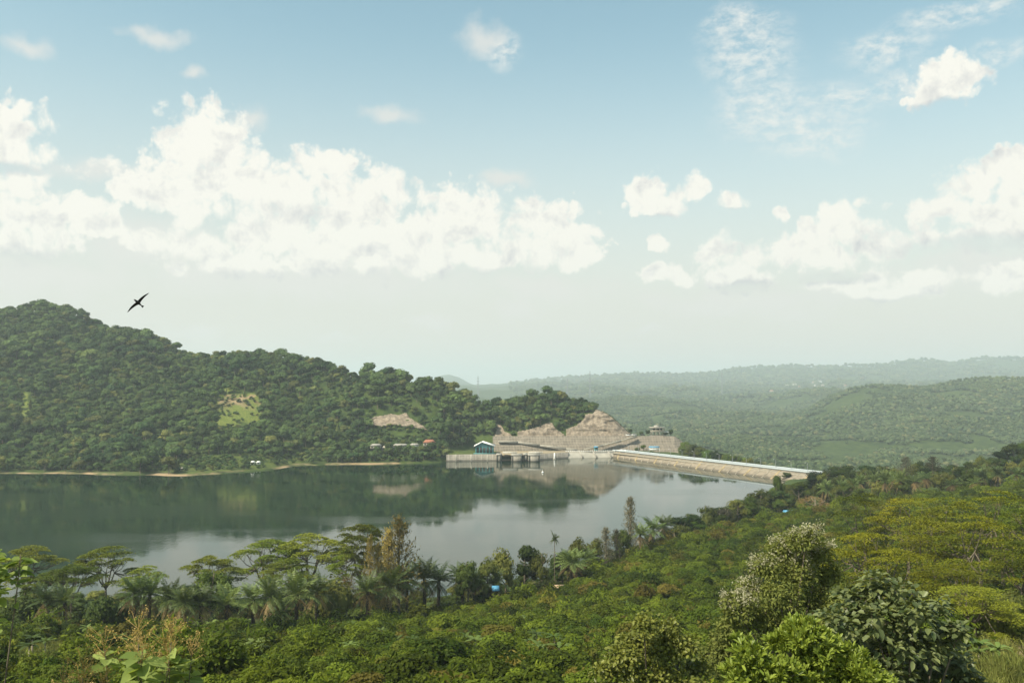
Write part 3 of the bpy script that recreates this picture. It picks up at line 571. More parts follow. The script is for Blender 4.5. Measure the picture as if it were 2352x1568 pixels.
# ------------------------------------------------------------------ the dam and the shore works
def surf(mb, rows, m=0):
    """loft a sheet through rows of equal length"""
    n = len(rows[0]); V = np.concatenate([np.array(r_, float) for r_ in rows]); k = len(rows); i, j = np.meshgrid(np.arange(k-1), np.arange(n-1), indexing='ij'); i = i.ravel(); j = j.ravel()
    return mb.add(V, np.c_[i*n+j, i*n+j+1, (i+1)*n+j+1, (i+1)*n+j], m)
DA, DB = np.array([88., 738.]), np.array([200., 533.]); dd = (DB-DA); DL = np.linalg.norm(dd); dd /= DL; dn = np.array([dd[1], -dd[0]])      # dn points to the lake
if dn[1] > 0: dn = -dn
def dp(t, off, z): p = DA+dd*t+dn*off; return (p[0], p[1], z)
def strip(t0, t1, prof, n=24):            # closed bar along the dam; prof = [(off, z)...]
    mb = MB(); ts = np.linspace(t0, t1, n); rows = [[dp(t, o_, z_) for t in ts] for o_, z_ in prof+[prof[0]]]; surf(mb, rows)
    for t in (t0, t1): mb.add([dp(t, o_, z_) for o_, z_ in prof], [list(range(len(prof)))])
    return mb
toe = lambda t: 4+10*t/DL
mb = MB(); ts = np.linspace(0, DL, 30); surf(mb, [[dp(t, 4, 4.6) for t in ts], [dp(t, 4+toe(t)*.55, 1.6) for t in ts], [dp(t, 4+toe(t)*1.6, -4) for t in ts]])
surf(mb, [[dp(t, -4, 4.6) for t in ts], [dp(t, -34, -14) for t in ts]]); surf(mb, [[dp(t, 4+toe(t)*1.6, -4) for t in ts], [dp(t, -34, -14) for t in ts]])
body = mb.mesh('embankment', M['lining'])
ribs = []
for k in range(26):
    t = 8+k*8.4
    if t > DL-6: break
    w = .9 if k % 3 else 1.5; a = dp(t, 4.1, 4.7); tt = t+1.5; b_ = dp(tt, 4+toe(tt)*.55, 1.72); c_ = dp(tt+1, 4+toe(tt)*1.25, -1.9)
    r = MB().beam(a, b_, w, .25); r.beam(b_, c_, w, .25); ribs.append(('face_rib', r.mesh('face_rib', M['rib_gold'] if k % 3 == 0 else M['rib'])))
road = strip(-2, DL, [(-4, 4.5), (4, 4.5), (4, 5.0), (-4, 5.0)]).mesh('crest_road', M['asphalt'])
berm = strip(0, DL, [(5.2, 3.3), (6.6, 2.9), (6.7, 3.5), (5.2, 4.1)]).mesh('face_ledge', M['rib'])
p1 = strip(-2, DL, [(3.6, 5.0), (4.2, 4.7), (4.2, 6.0), (3.6, 6.0)]).mesh('parapet', M['rail']); p2 = strip(-2, DL, [(-4.2, 4.7), (-3.6, 5.0), (-3.6, 6.0), (-4.2, 6.0)]).mesh('parapet', M['rail'])
thing('dam', 'long low dam of pale brown concrete closing the lake, with parapets along its crest road', 'dam', [('embankment', body), ('crest_road', road), ('face_ledge', berm), ('parapet', p1), ('parapet', p2)]+ribs)
mb = MB().tube([(0, 0, 0), (0, 0, 5.2)], [.13, .08], 6); mb2 = MB().tube([(0, 0, 5.2), (.5, 0, 5.5), (1.5, 0, 5.6)], .07, 5); mb3 = MB().box((1.7, 0, 5.55), (.8, .3, .16))
LAMP = [('pole', mb.mesh('pole', M['steel'])), ('arm', mb2.mesh('arm', M['steel'])), ('lamp_head', mb3.mesh('lamp_head', M['white']))]
for k in range(15):
    p = dp(10+k*13.6, -3.0, 5.0); thing('street_lamp', 'thin grey lamp post standing on the crest road of the dam', 'street lamp', LAMP, p, math.atan2(dn[1], dn[0]), 1, 'lamp posts along the dam crest')
# shore works: quay wall, deck and terraces (plan points from the picture's sight lines, real distances)
def pl(u, D, z): return (float(su(u)*D), float(D), float(z))
def wall(path, prof_t, m, name, label, cat='wall'):
    """path [(u, D)]; prof_t [(dD, z)] front foot to back"""
    mb = MB(); n = 4; us = []; 
    for (a, b_) in zip(path[:-1], path[1:]):
        for t in np.linspace(0, 1, 10)[:-1]: us.append((a[0]+(b_[0]-a[0])*t, a[1]+(b_[1]-a[1])*t, *[a[2+i_]+(b_[2+i_]-a[2+i_])*t for i_ in range(len(a)-2)]))
    us.append(path[-1]); rows = [[pl(q_[0], q_[1]+d_, z_ if len(q_) < 3 else z_*q_[2]) for q_ in us] for d_, z_ in prof_t+[prof_t[0]]]
    surf(mb, rows)
    for q_ in (us[0], us[-1]): mb.add([pl(q_[0], q_[1]+d_, z_ if len(q_) < 3 else z_*q_[2]) for d_, z_ in prof_t], [list(range(len(prof_t)))])
    return thing(name, label, cat, mb.mesh(name, m))
wall([(1026, 694), (1090, 698), (1153, 700)], [(0, -3), (.6, 5.1), (3, 5.1), (5, -3)], M['quay_wall'], 'quay_wall', 'grey panelled quay wall between the wooded bank and the intake')
wall([(1240, 707), (1275, 717), (1305, 725)], [(0, -3), (.6, 4.6), (3, 4.6), (5, -3)], M['quay_wall'], 'quay_wall', 'grey quay wall to the right of the intake piers')
wall([(1303, 725.5), (1360, 731), (1428, 734)], [(-2, -3), (1.6, 4.7), (3.5, 4.7), (6, -3)], M['pale_concrete'], 'quay_wall', 'pale sloping quay wall next to the dam end')
for u in (1336, 1368, 1402):
    thing('buttress', 'dark slanting rib on the pale quay wall, %s of three' % {1336: 'leftmost', 1368: 'middle', 1402: 'rightmost'}[u], 'buttress', MB().beam(pl(u-6, 730.3, 4.7), pl(u+5, 727.8, -1), 1.2, .8).mesh('buttress', M['concrete']))
DECK = [(1146, 692, 'slim pier at the left end of the intake'), (1187, 690, 'broad intake pier in the middle'), (1226, 690, 'broad intake pier at the right end'), (1206.5, 696, 'thin divider pier between the two broad piers')]
for (u, D, lab), w in zip(DECK, (3.2, 8.2, 9.2, 2.6)):
    c_ = pl(u, D+7, 1); pr = [('pier_wall', MB().box(c_, (w, 13, 8)).mesh('pier_wall', M['quay_wall'])), ('cap', MB().box((c_[0], c_[1], 5.25), (w+.8, 13.6, .5)).mesh('cap', M['pale_concrete']))]
    for s_ in (-1, 1): pr.append(('gate_post', MB().box((c_[0]+s_*w*.42, c_[1]-6.7, 2), (.5, .5, 6)).mesh('gate_post', M['dark'])))
    thing('intake_pier', 'grey panelled concrete '+lab, 'pier', pr)
for u, lab in ((1171, 'white railed footbridge over the left gap of the intake'), (1230, 'white railed footbridge above the right intake pier')):
    c_ = pl(u, 700, 6.1); pr = [('slab', MB().box((c_[0], c_[1], 6.0), (11, 2.4, .35)).mesh('slab', M['pale_concrete']))]
    for s_ in (-1, 1):
        r = MB()
        for zz in (6.6, 7.05): r.beam((c_[0]-5.5, c_[1]+s_*1.1, zz), (c_[0]+5.5, c_[1]+s_*1.1, zz), .1)
        for k in range(7): r.beam((c_[0]-5.4+k*1.8, c_[1]+s_*1.1, 6.1), (c_[0]-5.4+k*1.8, c_[1]+s_*1.1, 7.1), .1)
        pr.append(('railing', r.mesh('railing', M['white'])))
    thing('footbridge', lab, 'footbridge', pr)
c_ = pl(1273, 713, 0); thing('gauge_post', 'white water gauge pillar standing at the foot of the quay wall', 'post', [('pillar', MB().box((c_[0], c_[1], 1.6), (1.3, 1.3, 7), top=.7).mesh('pillar', M['white'])), ('foot', MB().box((c_[0], c_[1], .3), (2.4, 2.4, 1.0)).mesh('foot', M['pale_concrete']))])
for k, u in enumerate((1048, 1083, 1120)):
    c_ = pl(u, 693.6, 1.5); thing('wall_post', 'pale concrete upright on the left quay wall, %s of three' % ['leftmost', 'middle', 'rightmost'][k], 'post', MB().box(c_, (.9, .9, 8)).mesh('wall_post', M['pale_concrete']))
# deck slab and deck road
mb = MB().prism([pl(u, D, 0)[:2] for u, D in ((1140, 699.5), (1240, 709), (1305, 727.5), (1432, 739), (1436, 747), (1300, 744), (1140, 738))], 3.5, 4.75); tagit(link('pavement', mb.mesh('pavement', M['soil_deck'])), kind='structure')
# terraces of panelled concrete on the hillside
wall([(1132, 741), (1300, 745), (1470, 744), (1522, 747)], [(0, 3.5), (2.6, 9.2), (4.4, 9.3), (7.4, 16.2), (9.5, 16.3), (14, 3)], M['panel_wall'], 'terrace_wall', 'high terraced retaining wall of gridded grey concrete under the rock faces')
wall([(1522, 747, 1.0), (1548, 747.5, .97), (1564, 749, .72), (1590, 751, .35)], [(0, 3.5), (2.6, 9.2), (4.4, 9.3), (7.4, 16.2), (9.5, 16.3), (14, 3)], M['panel_wall'], 'terrace_wall', 'sloping right end of the gridded terrace wall, below the flat-roofed pavilion')
wall([(1500, 733, 1.0), (1545, 731, 1.0), (1575, 730, .95), (1592, 730, .45)], [(0, -8), (3, 7.6), (7, 7.6), (10, -8)], M['panel_wall'], 'terrace_wall', 'low concrete slope wall rising behind the left part of the dam road')
def ramp(pts, w, name, label, m):
    mb = MB()
    for a, b_ in zip(pts[:-1], pts[1:]): mb.beam(pl(*a), pl(*b_), w, .5)
    r2 = MB()
    for a, b_ in zip(pts[:-1], pts[1:]): r2.beam(pl(a[0], a[1]-w/2, a[2]+.8), pl(b_[0], b_[1]-w/2, b_[2]+.8), .2, .9)
    thing(name, label, 'ramp', [('roadway', mb.mesh('roadway', m)), ('parapet', r2.mesh('parapet', M['pale_concrete']))])
ramp([(1145, 745, 11.8), (1190, 746, 11), (1240, 745, 8.5), (1300, 742.5, 5.6), (1325, 741, 5)], 2.6, 'ramp', 'pale access ramp running down to the right across the terrace wall', M['pale_concrete'])
ramp([(1340, 741, 5), (1385, 743, 8.5), (1425, 745, 12), (1462, 748, 15.8)], 2.6, 'ramp', 'tan access ramp climbing right from the quay to the upper terrace', M['soil_deck'])
# guard rail posts along the quay road
mb = MB()
for k in range(26): u = 1300+k*5; p = pl(u, 729+ (u-1300)*.045, 5.2); mb.box((p[0], p[1], 5.2), (.5, .5, 1.1))
mb.beam(pl(1298, 729.4, 5.3), pl(1428, 734.8, 5.3), .15, .25); thing('guard_rail', 'white post and rail fence along the quay road', 'railing', mb.mesh('guard_rail', M['white']))
# green hall beside the quay
def hall(u, D, w, d, h, rh):
    x, y, _ = pl(u, D, 0); z0 = 4.6; pr = []
    mb = MB(); mb.add([(x-w/2, y, z0), (x+w/2, y, z0), (x+w/2, y, z0+h), (x-w*.12, y, z0+h+rh), (x-w/2, y, z0+h), (x-w/2, y+d, z0), (x+w/2, y+d, z0), (x+w/2, y+d, z0+h), (x-w*.12, y+d, z0+h+rh), (x-w/2, y+d, z0+h)],
        [(0,1,2,3,4), (9,8,7,6,5), (1,6,7,2), (5,0,4,9)]); pr.append(('wall', mb.mesh('wall', M['teal'])))
    for a, b_, ma in (((-w/2-1.2, h-.55), (-w*.12, h+rh+.3), M['white']), ((-w*.12, h+rh+.3), (w/2+1.2, h-.35), M['white'])):
        mb = MB(); V = [(x+p[0], yy, z0+p[1]+t) for yy in (y-1.5, y+d+1) for t in (0, .35) for p in (a, b_)]; mb.add(V, [(0,1,3,2), (4,6,7,5), (0,4,5,1), (2,3,7,6), (0,2,6,4), (1,5,7,3)]); pr.append(('roof_panel', mb.mesh('roof_panel', ma)))
    for k in range(6): mb = MB(); xx = x-w/2+.6+k*(w-1.2)/5; mb.beam((xx, y-.25, z0), (xx, y-.25, z0+h*.95), .35); pr.append(('column', mb.mesh('column', M['turquoise'])))
    for k in range(5): xx = x-w/2+.6+(k+.5)*(w-1.2)/5; mb = MB().box((xx, y-.06, z0+h*.42), (w/7.5, .1, h*.7)); pr.append(('window', mb.mesh('window', M['dark'])))
    pr.append(('base_step', MB().box((x, y-1, z0+.2), (w+3, 3, .5)).mesh('base_step', M['turquoise'])))
    thing('hall', 'blue-green gabled hall with a bright white roof on the quay lawn', 'building', pr)
hall(1113, 712, 14.5, 14, 6.2, 2.6)
x, y, _ = pl(1368, 738, 0); thing('kiosk', 'small turquoise guard kiosk on the quay road', 'kiosk', [('cabin', MB().box((x, y, 6.4), (3, 3, 3.2)).mesh('cabin', M['turquoise'])), ('roof', MB().box((x, y, 8.3), (4, 4, .7), top=.6).mesh('roof', M['blue'])), ('window', MB().box((x, y-1.55, 6.9), (1.8, .1, 1.1)).mesh('window', M['dark']))])
# flat-roofed pavilion on the upper terrace
x, y, _ = pl(1508, 764, 0); z0 = 15.6; pr = [('floor_slab', MB().box((x, y, z0+.3), (12, 9, .6)).mesh('floor_slab', M['concrete'])), ('upper_floor', MB().box((x, y, z0+3.9), (11, 8, .5)).mesh('upper_floor', M['cream']))]
pr.append(('roof', MB().box((x, y, z0+7.3), (13, 10, .5)).mesh('roof', M['concrete']))); pr.append(('roof_lantern', MB().box((x-.5, y, z0+8.4), (5.5, 4.5, 1.8), top=.5).mesh('roof_lantern', M['grey_roof'])))
for k in range(4):
    for s_ in (-1, 1): pr.append(('column', MB().box((x-4.8+k*3.2, y+s_*3.6, z0+3.6), (.7, .7, 7.2)).mesh('column', M['cream'])))
pr.append(('railing', MB().box((x, y-4.1, z0+4.7), (11, .12, .8)).mesh('railing', M['cream']))); pr.append(('window_band', MB().box((x, y+1, z0+5.6), (8.5, 3, 2.8)).mesh('window_band', M['dark'])))
thing('pavilion', 'two-storey flat-roofed pavilion with open columns on the upper terrace', 'pavilion', pr)
x, y, _ = pl(1530, 768, 0); thing('canopy', 'small white canopy to the right of the pavilion', 'canopy', [('roof', MB().box((x, y, 18.9), (5, 4, .4)).mesh('roof', M['white']))]+[('post', MB().beam((x+a, y+b_, 15), (x+a, y+b_, 18.8), .2).mesh('post', M['white'])) for a in (-2, 2) for b_ in (-1.6, 1.6)])
x, y, _ = pl(1501, 729, 0); thing('shelter', 'long bright blue roofed stall on the terrace beside the dam road', 'shelter', [('roof', MB().box((x, y, 8.9), (9, 3.6, .7), top=.8).mesh('roof', M['blue'])), ('counter', MB().box((x, y, 7.0), (8, 2.6, 1.6)).mesh('counter', M['white']))]+[('post', MB().beam((x-4+k*2.66, y-1.4, 5), (x-4+k*2.66, y-1.4, 8.7), .18).mesh('post', M['white'])) for k in range(4)])
x, y, _ = pl(1430, 737, 0); thing('road_kerb', 'curved white kerb wall where the quay road meets the dam', 'kerb', MB().beam((x-7, y, 5.3), (x+1, y-1, 5.3), .5, 1.1).beam((x+1, y-1, 5.3), (x+5, y-5, 5.3), .5, 1.1).mesh('road_kerb', M['white']))
def car(x, y, z, rz, m, label, group=None):
    b_ = MB().box((0, 0, .62), (4.3, 1.75, .65), top=.97).mesh('body', m); c_ = MB().box((-.15, 0, 1.2), (2.4, 1.6, .6), top=.8).mesh('cabin', M['dark'])
    wh = MB(); 
    ws = []
    for a in (-1.35, 1.35):
        for s_ in (-.85, .85): ws.append(('wheel', MB().tube([(a, s_-.1, .33), (a, s_+.1, .33)], .33, 10).mesh('wheel', M['dark'])))
    thing('parked_car', label, 'car', [('body', b_), ('cabin', c_)]+ws, (x, y, z), rz, 1, group)
for u, D, z, m_, lab in ((1442, 757, 16.3, 'white', 'white car parked at the left end of the upper terrace'), (1455, 760, 16.3, 'white', 'second white car parked on the upper terrace, nearer the pavilion'), (1475, 759, 16.3, 'dark', 'dark car parked on the upper terrace left of the pavilion')):
    p = pl(u, D, z); car(*p, rng.uniform(-.3, .3), M[m_], lab)
# lakeside buildings among the trees, left bank
def house(u, D, w, d, h, rh, wm, rm, label, cat='house', z=None, name='house', nwin=3, rz=0.0):
    x = float(su(u)*D); y = D; z = float(H(x, y)[0])-.4 if z is None else z; pr = []
    mb = MB(); mb.box((0, 0, h/2), (w, d, h)); pr.append(['wall', mb.mesh('wall', wm), []])
    mb = MB(); e = .5; V = [(-w/2-e, -d/2-e, h-.1), (w/2+e, -d/2-e, h-.1), (w/2+e, d/2+e, h-.1), (-w/2-e, d/2+e, h-.1), (-w/2+d*.25, 0, h+rh), (w/2-d*.25, 0, h+rh)]; mb.add(V, [(0,1,5,4), (2,3,4,5), (1,2,5), (3,0,4), (3,2,1,0)]); pr.append(['roof', mb.mesh('roof', rm), []])
    for k in range(nwin): xx = -w/2+w*(k+.5)/nwin; pr.append(['window', MB().box((xx, -d/2-.04, h*.55), (w/nwin*.4, .1, h*.4)).mesh('window', M['dark']), []])
    return thing(name, label, cat, pr, (x, y, z), rz)
ZB = 9.0
def bank(u, D, *a, zoff=0, **k):
    x = float(su(u)*D); z = float(H(x, D)[0])+zoff; return house(u, D, *a, z=z, **k)
bank(921, 697, 11, 6, 2.6, 1.2, M['cream'], M['grey_roof'], 'long low building with a pale sheet roof among the lakeside trees', zoff=3.2, name='building', cat='building', nwin=6)
bank(893, 692, 9, 6, 2.8, 1.2, M['cream'], M['cream'], 'small cream building left of the long low one on the bank', zoff=1.6, name='building', cat='building')
bank(865, 690, 8, 5, 2.6, 1.2, M['cream'], M['grey_roof'], 'narrow grey-roofed building furthest left on the wooded bank', zoff=3.4, name='building', cat='building')
bank(953, 703, 7, 5, 2.8, 1.2, M['white'], M['grey_roof'], 'white-walled building right of the long pale roof', zoff=3.2, name='building', cat='building')
bank(987, 706, 9, 7, 3.0, 2.2, M['cream'], M['red_roof'], 'house with an orange red tiled roof at the right end of the bank row', zoff=5)
for u, D, lab in ((584, 640, 'left one of two small white huts in the shade of the bank trees'), (597, 640, 'right one of two small white huts in the shade of the bank trees'), (613, 598, 'white hut on the grassy shore close to the water')):
    bank(u, D, 2.6, 2.2, 1.7, .8, M['white'], M['white'], lab, zoff=.1, name='hut', cat='hut', nwin=1)
bank(424, 606, 2.4, 2, 1.2, .6, M['white'], M['grey_roof'], 'tiny grey-roofed hut in the shore scrub left of the white hut', name='hut', cat='hut', nwin=1)
x, y, _ = pl(1246, 620, 0); y = 60/((1084-VH)/F); x = float(su(1246)*y); thing('buoy', 'white buoy floating in front of the intake', 'buoy', [('float', MB().tube([(x, y, -.3), (x, y, .1), (x, y, .7), (x, y, 1.0)], [.4, .8, .7, .3], 10).mesh('float', M['white'])), ('mast', MB().tube([(x, y, 1), (x, y, 2)], .08, 5).mesh('mast', M['white']))])
# field huts near the right shore
def fhut(u, D, v, w, m_, label):
    x, y, z = at(u, v, D); g0 = float(H(x, y)[0]); h = max(z-g0, 2.2)-.9
    pr = [('roof', MB().add([(-w/2, -1.6, h), (w/2, -1.6, h), (w/2, 1.6, h), (-w/2, 1.6, h), (-w/2, 0, h+.9), (w/2, 0, h+.9)], [(0,1,5,4), (2,3,4,5), (1,2,5), (3,0,4), (3,2,1,0)]).mesh('roof', m_))]
    for a in (-1, 1):
        for b_ in (-1, 1): pr.append(('post', MB().beam((a*w*.42, b_*1.3, -.3), (a*w*.42, b_*1.3, h), .14).mesh('post', M['bark'])))
    thing('field_hut', label, 'hut', pr, (x, y, g0), .1)
fhut(1812, 368, 1175, 4.6, M['blue'], 'field hut with a blue tarpaulin roof left of the round brown tree')
fhut(1908, 368, 1176, 4.0, M['turquoise'], 'field hut with a turquoise roof right of the brown tree')
fhut(1868, 366, 1181, 5.0, M['white'], 'low whitish hut roof half hidden at the foot of the brown tree')
fhut(1138, 212, 1344, 1.7, M['blue'], 'small blue-roofed hut between the oil palms and the scrub')
fhut(1297, 222, 1347, 2.0, M['white'], 'small bright white hut at the scrub edge beside the dark trees')
fhut(1284, 221, 1342, 2.4, M['brown_mat'], 'tan-roofed shack just left of the small white hut')
x, y, z = at(2112, 1075, 470); house(2112, 470, 9, 6, 3, 1.5, M['cream'], M['grey_roof'], 'pale-roofed house behind the two feathery trees on the right ridge')
# pylons and villages far away
def pylon():
    mb = MB(); hgt = 40
    for k in range(4):
        a = math.pi/4+k*math.pi/2; mb.beam((4*math.cos(a), 4*math.sin(a), 0), (.7*math.cos(a), .7*math.sin(a), hgt), .5)
    for zz in range(4, 38, 5):
        r0 = 4-3.3*zz/hgt; r1 = 4-3.3*(zz+5)/hgt
        for k in range(4):
            a = math.pi/4+k*math.pi/2; b_ = a+math.pi/2; mb.beam((r0*math.cos(a), r0*math.sin(a), zz), (r1*math.cos(b_), r1*math.sin(b_), zz+5), .3)
    arms = [('cross_arm', MB().beam((-6+k, 0, 28+k*4), (6-k, 0, 28+k*4), .6).mesh('cross_arm', M['steel'])) for k in range(3)]
    return [('lattice_tower', mb.mesh('lattice_tower', M['steel']))]+arms
PY = pylon()
for u, D, vt, lab in ((1098, 3300, 863, 'power pylon rising behind the left hill, leftmost on the horizon'), (1303, 3000, 868, 'power pylon above the wooded spur, second from the left'), (1355, 3300, 852, 'tallest power pylon on the horizon, above the bare rock face'), (1658, 3900, 852, 'faint power pylon on the horizon to the right of the others')):
    x, y, z = at(u, vt, D); g0 = float(H(x, y)[0]); sc = (z-g0)/40; thing('power_pylon', lab, 'pylon', PY, (x, y, g0), .4, (1.0, 1.0, max(sc, .8)))
HS = []
for wm, rm in ((M['cream'], M['red_roof']), (M['white'], M['grey_roof']), (M['cream'], M['red_roof']), (M['cream'], M['pale_concrete'])):
    mb = MB().box((0, 0, 3), (16, 12, 6)); mb.add([(-8.6, -6.6, 6), (8.6, -6.6, 6), (8.6, 6.6, 6), (-8.6, 6.6, 6), (-6, 0, 10), (6, 0, 10)], [(0,1,5,4), (2,3,4,5), (1,2,5), (3,0,4)], 1); HS.append(mb.mesh('village_house', [wm, rm]))
for k in range(60):
    u = float(rng.choice([rng.uniform(1180, 1500), rng.normal(1830, 45), rng.normal(1960, 60), rng.uniform(1500, 2050)])); D = rng.uniform(3600, 6200); x = float(su(u)*D); z = float(H(x, D)[0])
    thing('village_house', 'tiny pale house far away in the hazy villages of the plain', 'house', HS[rng.integers(0, 4)], (x, D, z+6), rng.uniform(0, 3), .85*D/4500+.2, 'village houses on the far plain')

# ------------------------------------------------------------------ trees one can tell apart
def broad(leaf, bark, n=1500, size=.42, lobes=13, R_=2.6, Hc=6.6, r=1.55, rz=.8, up=.35, jit=.6, n2=None, core=.68, Ht=9.0, lo=.8):
    tr = MB(); limbs(tr, Ht, 3.2, 6, .28); cr = MB(); lb = rand_lobes(lobes, R_, Hc, r, rz)+rand_lobes(4, R_*1.15, Hc*.6, r*.9, rz)
    lobes_cloud(cr, lb, n, size, up, jit, core=core, lo=lo); return [('trunk', tr.mesh('trunk', bark)), ('crown', cr.mesh('crown', leaf))]        # 9 m high, 8 m wide
def bushy(leaf, n=1100, size=.36):
    tr = MB(); tr.tube([(0, 0, -.3), (0, 0, 2.5)], [.2, .1], 6); cr = MB(); lobes_cloud(cr, rand_lobes(12, 1.9, 2.6, 1.2, .9)+rand_lobes(6, 2.2, 1.2, 1.0, .9), n, size, .35, .65)
    return [('stem', tr.mesh('stem', M['dark_bark'])), ('foliage', cr.mesh('foliage', leaf))]                      # 4 m high, 6 m wide
def albizia(leaf, n=13000, size=.30, pads=26, dome=.30):
    """umbrella tree 11 m high and 12 m wide: spreading limbs that carry thin flat pads"""
    tr = MB(); t0 = np.array([0, 0, 4.2]); tr.tube([(0, 0, -.5), (.15, 0, 2), t0], [.26, .21, .17], 7); cr = MB(); C = []; k = 0
    while len(C) < pads and k < 600:
        k += 1; a = rng.uniform(0, 6.283); d = 5.2*math.sqrt(rng.uniform(0, 1)); z_ = 10.2-dome*d*d*.28-(rng.uniform(1.5, 3.2) if rng.uniform() < .2 else rng.uniform(0, .5))
        c_ = np.array([d*math.cos(a), d*math.sin(a), z_])
        if all(np.linalg.norm((c_-o)*np.array([1, 1, 1.6])) > 1.5 for o in C): C.append(c_)
    for a_ in range(5):
        an = a_*1.257+.4; fk = np.array([1.5*math.cos(an), 1.5*math.sin(an), 6.6+rng.uniform(-.5, .5)]); tr.tube([t0, (t0+fk)/2+np.array([.25*math.cos(an), .25*math.sin(an), -.1]), fk], [.15, .12, .10], 6)
        for c_ in C:
            if abs((math.atan2(c_[1], c_[0])-an+math.pi) % 6.283-math.pi) < .63:
                e = c_+np.array([0, 0, -.15]); tr.tube([fk, fk*.45+e*.55+np.array([0, 0, -.35]), e], [.085, .055, .025], 5)
                for _ in range(2): q_ = e+np.array([rng.uniform(-1, 1), rng.uniform(-1, 1), .1]); tr.tube([fk*.3+e*.7+np.array([0, 0, -.25]), q_], [.035, .015], 4)
    for c_ in C:
        m_ = n//len(C); rr = rng.uniform(1.4, 2.2)*(1.3 if pads < 22 else 1); sub = rng.normal(0, .42, (7, 2))*rr; w = rng.integers(0, 7, m_); p = sub[w]+rng.normal(0, .28, (m_, 2))*rr
        rad = np.hypot(p[:, 0], p[:, 1]); ok = rad < rr*1.25; p = p[ok]; rad = rad[ok]
        zz = c_[2]+.34-.22*(rad/rr)**2*1.5+rng.uniform(-.16, .10, len(p)); quads(cr, np.c_[p+c_[:2], zz], np.array([0, 0, 1.])+unit(len(p))*.5, size, .7)
    return [('trunk', tr.mesh('trunk', M['bark'])), ('crown', cr.mesh('crown', leaf))]
def fronds(mb, base, n, L_, e0, e1, curve, wid=.16, leaflets=20, ll=.85, m=0):
    for k in range(n):
        a = k*2.399+rng.uniform(-.2, .2); e = rng.uniform(e0, e1); l_ = L_*rng.uniform(.85, 1.1); T_ = 9; p = np.array(base, float); pts = [p]; el = e
        for q_ in range(T_): p = p+l_/T_*np.array([math.cos(a)*math.cos(el), math.sin(a)*math.cos(el), math.sin(el)]); pts.append(p); el -= curve/T_*(.5+1.0*q_/T_)
        pts = np.array(pts); mb.tube(pts, np.linspace(.06, .015, len(pts)), 3, m); t = np.linspace(.14, 1, leaflets); P_ = np.stack([np.interp(t*T_, np.arange(T_+1), pts[:, c_]) for c_ in range(3)], 1)
        dr = np.gradient(P_, axis=0); dr /= np.linalg.norm(dr, axis=1)[:, None]; sd_ = np.array([-math.sin(a), math.cos(a), 0]); ln = ll*np.sin(np.clip(t*1.0+.12, 0, 1)*math.pi)**.6+.12
        for s_ in (-1, 1):
            dv = s_*sd_*.85+dr*.55+np.array([0, 0, -.35])+rng.normal(0, .1, (leaflets, 3)); dv /= np.linalg.norm(dv, axis=1)[:, None]; tip = P_+dv*ln[:, None]; wv = dr*wid*.5; md = (P_+tip)/2
            V = np.stack([P_, md+wv, tip, md-wv], 1); mb.add(V.reshape(-1, 3), np.arange(4*leaflets).reshape(-1, 4), m)
def palm(h=5.5, n=26, dead=12, L_=4.0):
    tr = MB(); tr.tube([(0, 0, -.5), (.05, 0, h*.5), (0, 0, h)], [.36, .30, .30], 9); cr = MB(); fronds(cr, (0, 0, h), n//2, L_, .75, 1.35, 1.0); fronds(cr, (0, 0, h), n-n//2, L_, -.05, .7, 1.25)
    out = [('trunk', tr.mesh('trunk', M['dark_bark'])), ('fronds', cr.mesh('fronds', M['palm_leaf']))]
    if dead: de = MB(); fronds(de, (0, 0, h-.25), dead, L_*.9, -.85, -.3, .7, .13, 14, .5); out.append(('dead_fronds', de.mesh('dead_fronds', M['dead_frond'])))
    return out                                                                                                       # about 8.2 m high and 8 m wide
def coconut():
    tr = MB(); tr.tube([(0, 0, -.5), (.3, 0, 4), (.2, 0, 9)], [.2, .15, .12], 8); cr = MB(); fronds(cr, (.2, 0, 9), 18, 2.4, -.2, 1.3, 1.3, .12, 16, .5); return [('trunk', tr.mesh('trunk', M['bark'])), ('fronds', cr.mesh('fronds', M['palm_leaf']))]
def feathery(leaf, n=2600, wid=1.5, size=.30, drop=.25):
    """slender tree 10 m high: ascending side branches with wispy tufts"""
    tr = MB(); tr.tube([(0, 0, -.5), (.1, 0, 5), (0, 0, 9.8)], [.2, .12, .02], 6); cr = MB(); nb = 38; per = n//nb
    for k in range(nb):
        t = .16+.82*k/nb; z_ = 10*t; L_ = wid*(1-t)**.75*1.5+.25; a = k*2.4; e = rng.uniform(.25, .75); d = np.array([math.cos(a)*math.cos(e), math.sin(a)*math.cos(e), math.sin(e)]); p0 = np.array([0, 0, z_*.97]); tr.tube([p0, p0+d*L_], [.04, .01], 3)
        q_ = rng.uniform(.15, 1.1, per)[:, None]; C = p0+d*L_*q_+rng.normal(0, .17*(1+L_*.4), (per, 3)); quads(cr, C, unit(per)+np.array([0, 0, .2]), size, .38, 0, np.array([0, 0, 1.])+d, .5)
    return [('trunk', tr.mesh('trunk', M['bark'])), ('foliage', cr.mesh('foliage', leaf))]
